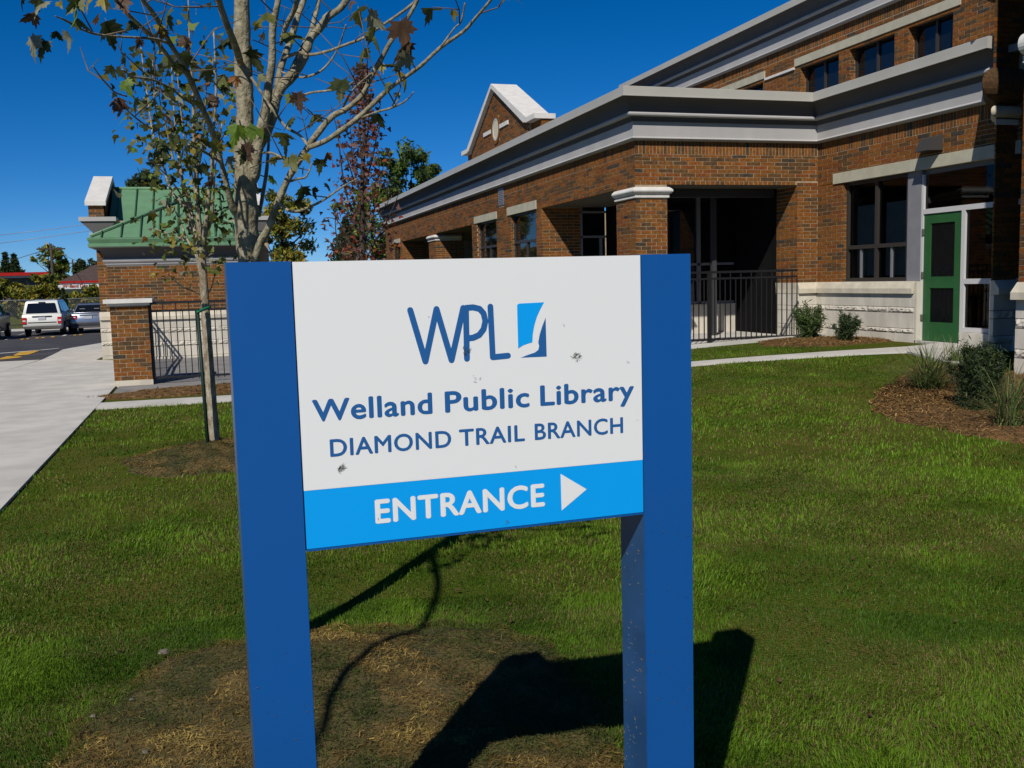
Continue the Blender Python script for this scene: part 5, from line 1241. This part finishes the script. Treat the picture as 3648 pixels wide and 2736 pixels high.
def tuft(label, px, py, hpx, n, seed, cols, lean=(0, 0), spread=1.0):
    b = at_ground(px, py); d = (b-Vector((0, 0, H))).dot(FWD); hh = hpx*d/F_PX
    t = thing('ornamental_grass', label, 'grass clump', 'grass clumps in the tower bed')
    r = np.random.default_rng(seed); V = []; F = []; C = []; cols = np.array(cols)
    for q in range(n):
        a = r.uniform(0, 6.28); out = r.uniform(.2, 1.1)*hh*spread; up = hh*r.uniform(.55, 1.0)*(1-.25*out/hh/spread)
        dx, dy = math.cos(a)+lean[0], math.sin(a)+lean[1]; w = .004*r.uniform(.7, 1.6)
        o = np.array([b.x+r.normal()*.05, b.y+r.normal()*.05, b.z])
        pts = [o+np.array([dx*out*u**1.6, dy*out*u**1.6, up*(1.7*u-.95*u*u*(out/hh/spread+.15))]) for u in (0, .3, .6, .85, 1)]
        s_ = np.array([-dy, dx, 0]); base = len(V)
        for j, pt in enumerate(pts):
            ww = w*(1-.8*j/4); V += [pt-s_*ww, pt+s_*ww]
        for j in range(4): F += [base+2*j, base+2*j+1, base+2*j+3, base+2*j+2]
        C += [cols[r.integers(0, len(cols))]*r.uniform(.7, 1.3)]*10
    np_mesh('blades', np.array(V), np.array(F), 4, M_TINT, np.array(C), t)
    return t
GT = [(.10, .16, .04), (.14, .18, .05), (.06, .11, .03), (.22, .20, .08)]
tuft('arching green grass clump at the left tip of the tower bed', *z5(1730, 1215), 175, 420, 1, GT, spread=1.7)
tuft('upright pale grass tuft behind the juniper by the stoop', *z5(1860, 1060), 95, 90, 2, GT)
tuft('thin grass clump in front of the tower base at the right edge', *z5(2130, 1400), 230, 220, 3, GT+[(.2, .16, .08)])
tuft('short grass clump at the right edge behind the thin one', *z5(2195, 1330), 150, 110, 4, DG)

# ------------------------------------------------------------------ lawn grass
def on_lawn(x, y):
    ok = (x > -1.50+.025*np.sin(y*9)+.02*np.sin(y*31)) & ~(in_beds(x, y, -.30) | (in_beds(x, y, 0) & (np.random.default_rng(4).random(x.shape) < .72)))
    px = np.array([p[0] for p in PATH_N]); pn = np.array([p[1] for p in PATH_N]); fx = np.array([p[0] for p in PATH_F]); fy = np.array([p[1] for p in PATH_F])
    yn = np.interp(x, px, pn); yf = np.interp(x, fx, fy)
    ok &= ~((y > yn-.0) & (y < yf+.02))
    ok &= (y < yn) | ((x > 5) & (y < 15.3) & (y > yf) & (x < 9.6))
    ok &= ~((x > 10.2) & (y > 11.6)); ok &= ~((x > 8.98) & (y < 9.02)); ok &= (x < 11.1)
    return ok
def grass_patch(name, n, dmin, dmax, hgt, wid, seed):
    r = np.random.default_rng(seed)
    # sample in a wedge in front of the camera, by distance and bearing
    th = r.uniform(YAW-.56, YAW+.60, n*2); d = np.sqrt(r.uniform(dmin**2, dmax**2, n*2))
    x = d*np.sin(th); y = d*np.cos(th)
    keep = on_lawn(x, y)
    dens = .30+.70*np.clip(fbm(x, y, 1.3, 21)*2.6-.6, 0, 1)
    keep &= r.random(len(x)) < dens
    x, y, dens = x[keep][:n], y[keep][:n], dens[keep][:n]; n = len(x)
    z = ground_np(x, y)
    N1 = fbm(x, y, .8, 31); N2 = fbm(x, y, 2.4, 41); N3 = fbm(x, y, .55, 51); N4 = fbm(x*.6, y*1.5, 3.2, 71)
    thatch = np.clip((N1*.55+N4*.45-.46)*8, 0, 1)*.82+np.clip((.45-dens)*3, 0, 1)*.3
    lush = np.clip((N3*.45+N2*.35+N1*.2-.42)*8, 0, 1)
    g_a = np.array([.088, .188, .010]); g_b = np.array([.190, .300, .022]); g_c = np.array([.042, .094, .008]); st = np.array([.26, .205, .085]); st2 = np.array([.13, .105, .036])
    q = r.random(n)[:, None]
    col = g_a*(1-q)+g_b*q; lu = (lush*.75+.25*r.random(n))[:, None]; col = col*lu+g_c*(1-lu)
    isst = (r.random(n) < .08+.55*np.clip(thatch, 0, 1))[:, None]
    col = np.where(isst, st*q+st2*(1-q), col); col *= r.uniform(.75, 1.25, (n, 1))
    hh = hgt*r.uniform(.5, 1.25, n)*(.6+.6*lush+.5*fbm(x, y, 6.0, 91))*np.where(isst[:, 0], .55, 1)
    an = r.uniform(0, 2*np.pi, n); dirx, diry = np.cos(an), np.sin(an)
    bend = r.uniform(.35, 1.5, n)*np.where(isst[:, 0], 2.2, 1)
    wv = fbm(x, y, 1.7, 61)*6.28*2; dirx = dirx*.6+np.cos(wv)*.5; diry = diry*.6+np.sin(wv)*.5
    w = wid*r.uniform(.6, 1.4, n)
    sx, sy = -np.sin(an)*w/2, np.cos(an)*w/2
    b0 = np.stack([x-sx, y-sy, z-.004], 1); b1 = np.stack([x+sx, y+sy, z-.004], 1)
    mx, my, mz = x+dirx*hh*bend*.28, y+diry*hh*bend*.28, z+hh*.62
    m0 = np.stack([mx-sx*.75, my-sy*.75, mz], 1); m1 = np.stack([mx+sx*.75, my+sy*.75, mz], 1)
    tp = np.stack([x+dirx*hh*bend*.8, y+diry*hh*bend*.8, z+hh*np.clip(1.05-.25*bend, .5, 1)], 1)
    V = np.stack([b0, b1, m1, m0, tp], 1).reshape(-1, 3)
    base = np.arange(n)[:, None]*5
    F3 = np.concatenate([base+np.array([[0, 1, 2]]), base+np.array([[0, 2, 3]]), base+np.array([[3, 2, 4]])], 1).reshape(-1)
    o = np_mesh(name, V, F3, 3, M_GRASS, np.repeat(col, 5, 0)); o['kind'] = 'stuff'
    return o
grass_patch('grass', 260000, 2.3, 4.6, .022, .0026, 1)['label'] = 'mown grass blades near the sign'
grass_patch('grass', 170000, 4.6, 8.0, .024, .0040, 2)['label'] = 'mown grass blades in the middle of the lawn'
grass_patch('grass', 120000, 8.0, 17.5, .028, .0070, 3)['label'] = 'mown grass blades towards the library'
R = random.Random(5)
k = MB()
for _ in range(130):
    th = R.uniform(YAW-.5, YAW+.55); d = R.uniform(2.6, 9); x, y = d*math.sin(th), d*math.cos(th)
    if x < -1.4: continue
    z = ground(x, y)+.018; s_ = R.uniform(.008, .019); a = R.uniform(0, 6.28)
    c, s2 = math.cos(a)*s_, math.sin(a)*s_
    k.add([(x-c, y-s2, z), (x+s2*.6, y-c*.6, z+.012), (x+c, y+s2, z), (x-s2*.6, y+c*.6, z+.008)], [(0, 1, 2, 3)])
o = k.build('fallen_leaves', LM['brown']); o['kind'] = 'stuff'; o['label'] = 'small brown leaves scattered on the lawn'

# ------------------------------------------------------------------ cars
M_TYRE = mat('tyre', (.015, .015, .015), .8); M_RIM = mat('rim', (.35, .35, .36), .35, metal=.8)
M_LAMP = mat('tail_lamp', (.45, .012, .012), .25, spec=.6); M_PLATE = mat('licence_plate', (.45, .47, .50), .5); M_LAMPW = mat('lamp_white', (.6, .6, .6), .3)
M_TRIM = mat('dark_trim', (.03, .03, .032), .6); M_CHROME = mat('chrome', (.7, .7, .7), .12, metal=1.0)
def bevel_mesh(verts, faces, w, seg=2):
    bm = bmesh.new(); vv = [bm.verts.new(v) for v in verts]
    for f in faces: bm.faces.new([vv[i] for i in f])
    bmesh.ops.recalc_face_normals(bm, faces=bm.faces)
    bmesh.ops.bevel(bm, geom=list(bm.edges), offset=w, segments=seg, affect='EDGES', profile=.6)
    bmesh.ops.recalc_face_normals(bm, faces=bm.faces)
    me = bpy.data.meshes.new('part'); bm.to_mesh(me); bm.free()
    for p in me.polygons: p.use_smooth = True
    return me
def loft(prof, w):
    """side profile [(y,z)] with half widths [w] -> closed solid"""
    n = len(prof); vs = [(-w[i], y, z) for i, (y, z) in enumerate(prof)]+[(w[i], y, z) for i, (y, z) in enumerate(prof)]
    return vs, [tuple(range(n)), tuple(range(2*n-1, n-1, -1))]+[(i, (i+1) % n, (i+1) % n+n, i+n) for i in range(n)]
def car(name, label, loc, rot, paint, suv=True):
    c = thing(name, label, 'car', 'cars parked along the far kerb', loc=loc); c.rotation_euler = (0, 0, rot)
    def add(nm, me, m):
        me.materials.clear(); me.materials.append(m); me.name = nm; return link(nm, me, c)
    if suv:
        Wd, L = .875, 4.4
        v, f = loft([(0.05, .42), (0, .55), (.0, .72), (.06, 1.02), (3.25, 1.05), (4.2, .95), (4.4, .78), (4.4, .38), (4.2, .3), (.25, .3)], [.82, .86, .875, .86, .86, .80, .76, .76, .8, .82]); add('body', bevel_mesh(v, f, .05), paint)
        v, f = loft([(.07, 1.0), (.22, 1.60), (.40, 1.66), (2.2, 1.67), (2.5, 1.62), (3.25, 1.03)], [.83, .70, .66, .66, .68, .82]); add('cabin', bevel_mesh(v, f, .04), paint)
        g = MB(); g.add([(-.68, .095, 1.08), (.68, .095, 1.08), (.58, .195, 1.54), (-.58, .195, 1.54)], [(0, 1, 2, 3)]); g.build('rear_window', M_DARKGL, c).location = (0, -.03, 0)
        for s in (-1, 1):
            for (a, b, a2, b2) in ((.35, .95, .42, .95), (1.02, 1.95, 1.02, 1.95), (2.02, 2.9, 2.02, 2.4)):
                g = MB(); g.add([(s*.838, a, 1.08), (s*.838, b, 1.08), (s*.71, b2, 1.56), (s*.71, a2, 1.56)], [(0, 1, 2, 3)]); g.build('side_window', M_DARKGL, c).location = (s*.012, 0, 0)
        lamps = [(s*.76, .02, .73, .09, .06, .15) for s in (-1, 1)]; plate = (.0, .0, .83); wy = (.85, 3.5)
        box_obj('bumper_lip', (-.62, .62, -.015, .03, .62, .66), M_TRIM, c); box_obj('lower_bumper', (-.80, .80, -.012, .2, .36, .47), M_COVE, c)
        box_obj('plate_recess', (-.42, .42, .0, .035, .90, .945), M_TRIM, c); box_obj('roof_rail', (-.62, -.58, .6, 2.1, 1.67, 1.71), M_TRIM, c); box_obj('roof_rail', (.58, .62, .6, 2.1, 1.67, 1.71), M_TRIM, c)
        box_obj('wiper', (-.12, .16, .17, .22, 1.545, 1.6), M_TRIM, c)
    else:
        Wd, L = .86, 4.45
        v, f = loft([(.08, .38), (0, .52), (.02, .70), (.10, .98), (.62, 1.0), (3.3, .98), (4.2, .80), (4.42, .62), (4.42, .35), (4.2, .25), (.3, .25)], [.80, .84, .85, .80, .80, .80, .74, .72, .72, .78, .80]); add('body', bevel_mesh(v, f, .06), paint)
        v, f = loft([(.60, .99), (1.15, 1.38), (1.5, 1.43), (2.2, 1.42), (3.1, .98)], [.76, .60, .58, .58, .76]); add('cabin', bevel_mesh(v, f, .04), paint)
        g = MB(); g.add([(-.66, .66, 1.03), (.66, .66, 1.03), (.54, 1.10, 1.345), (-.54, 1.10, 1.345)], [(0, 1, 2, 3)]); g.build('rear_window', M_DARKGL, c).location = (0, -.035, .02)
        for s in (-1, 1):
            g = MB(); g.add([(s*.775, 1.0, 1.03), (s*.775, 2.9, 1.03), (s*.62, 2.2, 1.36), (s*.62, 1.3, 1.36)], [(0, 1, 2, 3)]); g.build('side_window', M_DARKGL, c).location = (s*.015, 0, 0)
        lamps = [(s*.68, .05, .80, .15, .07, .10) for s in (-1, 1)]; plate = (.0, .015, .78); wy = (.85, 3.5)
        box_obj('trunk_trim', (-.40, .40, .03, .065, .885, .91), M_CHROME, c)
        for s in (-.33, .33): k = MB(); k.box(s-.12, s+.12, .8, .95, 1.04, 1.2); k.build('headrest', M_SHADE, c)
        box_obj('lower_bumper', (-.78, .78, .0, .2, .27, .36), M_COVE, c)
    for (lx, ly, lz, a, b, h) in lamps:
        la = box_obj('tail_lamp', (lx-a, lx+a, ly-.03-b*.3, ly+b, lz-h, lz+h), M_LAMP, c)
        box_obj('reverse_lens', (lx-a*.7, lx+a*.7, ly-.035-b*.3, ly, lz-h*.25, lz+h*.2), M_LAMPW, la)
    box_obj('licence_plate', (plate[0]-.16, plate[0]+.16, plate[1]-.012, plate[1]+.03, plate[2]-.07, plate[2]+.07), M_PLATE, c)
    for s in (-1, 1):
        for y in wy:
            k = MB(); x_ = s*(Wd-.11); k.tube([(x_-.11, y, .33), (x_-.09, y, .33), (x_+.09, y, .33), (x_+.11, y, .33)], [.29, .33, .33, .29], 18)
            w_ = k.build('wheel', M_TYRE, c); k = MB(); k.tube([(x_+s*.10, y, .33), (x_+s*.118, y, .33)], [.21, .19], 14); k.build('rim', M_RIM, w_)
        k = MB(); k.box(s*Wd-.02 if s > 0 else -Wd-.18, s*Wd+.18 if s > 0 else -Wd+.02, 2.75, 2.87, 1.0, 1.14); k.build('mirror', paint if suv else M_TRIM, c)
    return c
P_W = mat('paint_white', (.70, .71, .66), .25, spec=.6); P_S = mat('paint_silver', (.33, .36, .42), .28, metal=.75); P_G = mat('paint_grey', (.16, .17, .17), .3, metal=.6)
def gz3(x, y): return (x, y, ground(x, y)+.015)
a = at_ground(*qg(585, 858)); b = at_ground(*qg(1300, 815))
car('parked_car', 'white boxy sport utility car parked with its rear to the walk', gz3((a.x+b.x)/2+.1, 49.9), math.radians(-.5), P_W)
car('parked_car', 'silver sedan partly hidden behind the low brick building', gz3(-5.62, 51.0), math.radians(.5), P_S, suv=False)
car('parked_car', 'grey sport utility car cut by the left edge of the photo', gz3(-9.78, 46.8), math.radians(1), P_G)

# ------------------------------------------------------------------ chain link fence, plaza, poles
def qt(x, y): return (x*360/2212, 900+y*360/2212)
M_GALV = mat('galvanised', (.30, .31, .32), .45, metal=.5)
cf = thing('chain_link_fence', 'long galvanised chain link fence behind the parked cars', 'fence')
FY = 61.5; zf0 = ground(-10, FY)
ztop = lambda x: at_y(*qt(0, 1055), FY).z
zt = ztop(0)
k = MB(); k.tube([(-40, FY, zt), (6, FY, zt)], .03, 6); k.build('top_rail', M_GALV, cf)
for q in range(16):
    k = MB(); k.tube([(-38.55+q*3.0, FY, zf0), (-38.55+q*3.0, FY, zt+.04)], .035, 6); k.build('post', M_GALV, cf)
k = MB(); hh = zt-zf0; x = -40.0
while x < 6:
    for s in (-1, 1):
        a = (x, FY+.003*s, zf0+.03); b = (x+s*hh*.9, FY+.003*s, zt)
        k.add([a, (a[0]+.008, a[1], a[2]), (b[0]+.008, b[1], b[2]), b], [(0, 1, 2, 3)])
    x += .11
o = k.build('chain_mesh', M_GALV, cf); o['kind'] = 'stuff'
M_RED = mat('red_fascia', (.34, .008, .006), .5); M_OFFW = mat('offwhite_wall', (.55, .55, .56), .7, var=.05); M_BRN = mat('brown_shingle', (.075, .05, .042), .9, var=.15, scale=3)
pl = thing('plaza_building', 'low plaza with a long red fascia over a white band at far left', 'building')
A0 = at_y(*qt(-60, 430), 110); A1 = at_y(*qt(1110, 420), 110); zr0 = at_y(*qt(0, 515), 110).z; zw0 = at_y(*qt(0, 562), 110).z
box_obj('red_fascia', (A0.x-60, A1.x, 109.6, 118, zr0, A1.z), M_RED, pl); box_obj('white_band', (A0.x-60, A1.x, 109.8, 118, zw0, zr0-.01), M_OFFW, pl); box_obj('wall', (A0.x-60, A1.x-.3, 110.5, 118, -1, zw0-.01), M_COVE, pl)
for q in range(8): box_obj('shop_window', (A1.x-4-q*3.5, A1.x-1.5-q*3.5, 110.4, 110.5, -.4, 2.0), M_DARKGL, pl)
hp = thing('hip_roof_shop', 'shop with a brown hip roof and red edged white sign band', 'building')
r0 = at_y(*qt(1440, 640), 95); r1 = at_y(*qt(2000, 605), 95); pk = at_y(*qt(2090, 330), 100)
zE = (r0.z+r1.z)/2; xl = r0.x-.6; xr = r1.x+5
k = MB(); k.add([(xl, 95, zE), (xr, 95, zE), (xr, 108, zE), (xl, 108, zE), (pk.x, 100, pk.z+.3), (pk.x+4, 100, pk.z+.3)], [(0, 1, 5, 4), (0, 4, 3), (1, 2, 5), (3, 4, 5, 2)]); k.build('roof', M_BRN, hp)
box_obj('red_trim', (xl-.1, xr, 94.7, 95.2, zE-.18, zE+.02), M_RED, hp)
zs0 = at_y(*qt(1300, 800), 95).z
box_obj('sign_band', (xl-.9, xr, 94.8, 95.3, zs0, zE-.19), mat('sign_band_white', (.6, .6, .58), .6), hp); box_obj('wall', (xl-.2, xr, 95.5, 107, -1, zs0-.01), M_OFFW, hp)
cu = bpy.data.curves.new('tmp', 'FONT'); cu.body = 'Welland Den'; cu.size = .42; cu.offset = .012; ob = bpy.data.objects.new('tmp', cu); COL.objects.link(ob)
dg = bpy.context.evaluated_depsgraph_get(); dg.update(); me = bpy.data.meshes.new_from_object(ob.evaluated_get(dg)); bpy.data.objects.remove(ob)
me.materials.clear(); me.materials.append(mat('sign_red_letters', (.28, .03, .015), .6)); o = link('sign_lettering', me, hp); o.rotation_euler = (math.pi/2, 0, 0)
wp = at_y(*qt(1370, 775), 94.7); o.location = (wp.x, 94.78, wp.z+.02)
xx = [v.co.x for v in me.vertices]; o.scale = ((at_y(*qt(1925, 770), 94.7).x-wp.x)/(max(xx)-min(xx)), 1, 1)
def pole(label, px, top, Y, r):
    t = thing('utility_pole', label, 'pole', 'utility poles')
    p = at_y(px, top, Y); k = MB(); k.tube([(p.x, Y, -1), (p.x, Y, p.z)], [r*1.2, r*.8], 8); k.build('shaft', M_BARKD, t)
    box_obj('crossarm', (p.x-1.1, p.x+1.1, Y-.08, Y+.08, p.z-.5, p.z-.38), M_BARKD, t); return p
p1 = pole('wooden utility pole rising through the thin leaved tree', 180, 868, 90, .13); p2 = pole('distant thin utility pole above the brown hip roof', 258, 925, 135, .12)
def wire(label, pts, r=.025):
    k = MB(); k.tube(pts, r, 4); o = k.build('overhead_wire', M_BARKD if r < .024 else M_GALV); tag(o, label, 'wire', 'overhead wires')
W = lambda px, py, Y: tuple(at_y(px, py, Y))
wire('upper pale overhead wire left of the low building', [W(-40, 842, 120), W(140, 822, 120), W(300, 800, 120), W(420, 785, 120)], .03)
wire('lower pale overhead wire left of the low building', [W(-40, 872, 120), W(140, 848, 120), W(300, 825, 120), W(420, 805, 120)], .03)
wire('dark overhead wire left of the utility pole', [W(-60, 945, 90), W(60, 922, 90), W(178, 885, 90)], .022)
wire('dark overhead wire right of the utility pole', [W(182, 890, 90), W(275, 930, 120), W(380, 948, 140)], .022)
wire('thin wire right of the low building', [W(1000, 905, 90), W(1140, 880, 90)], .02)
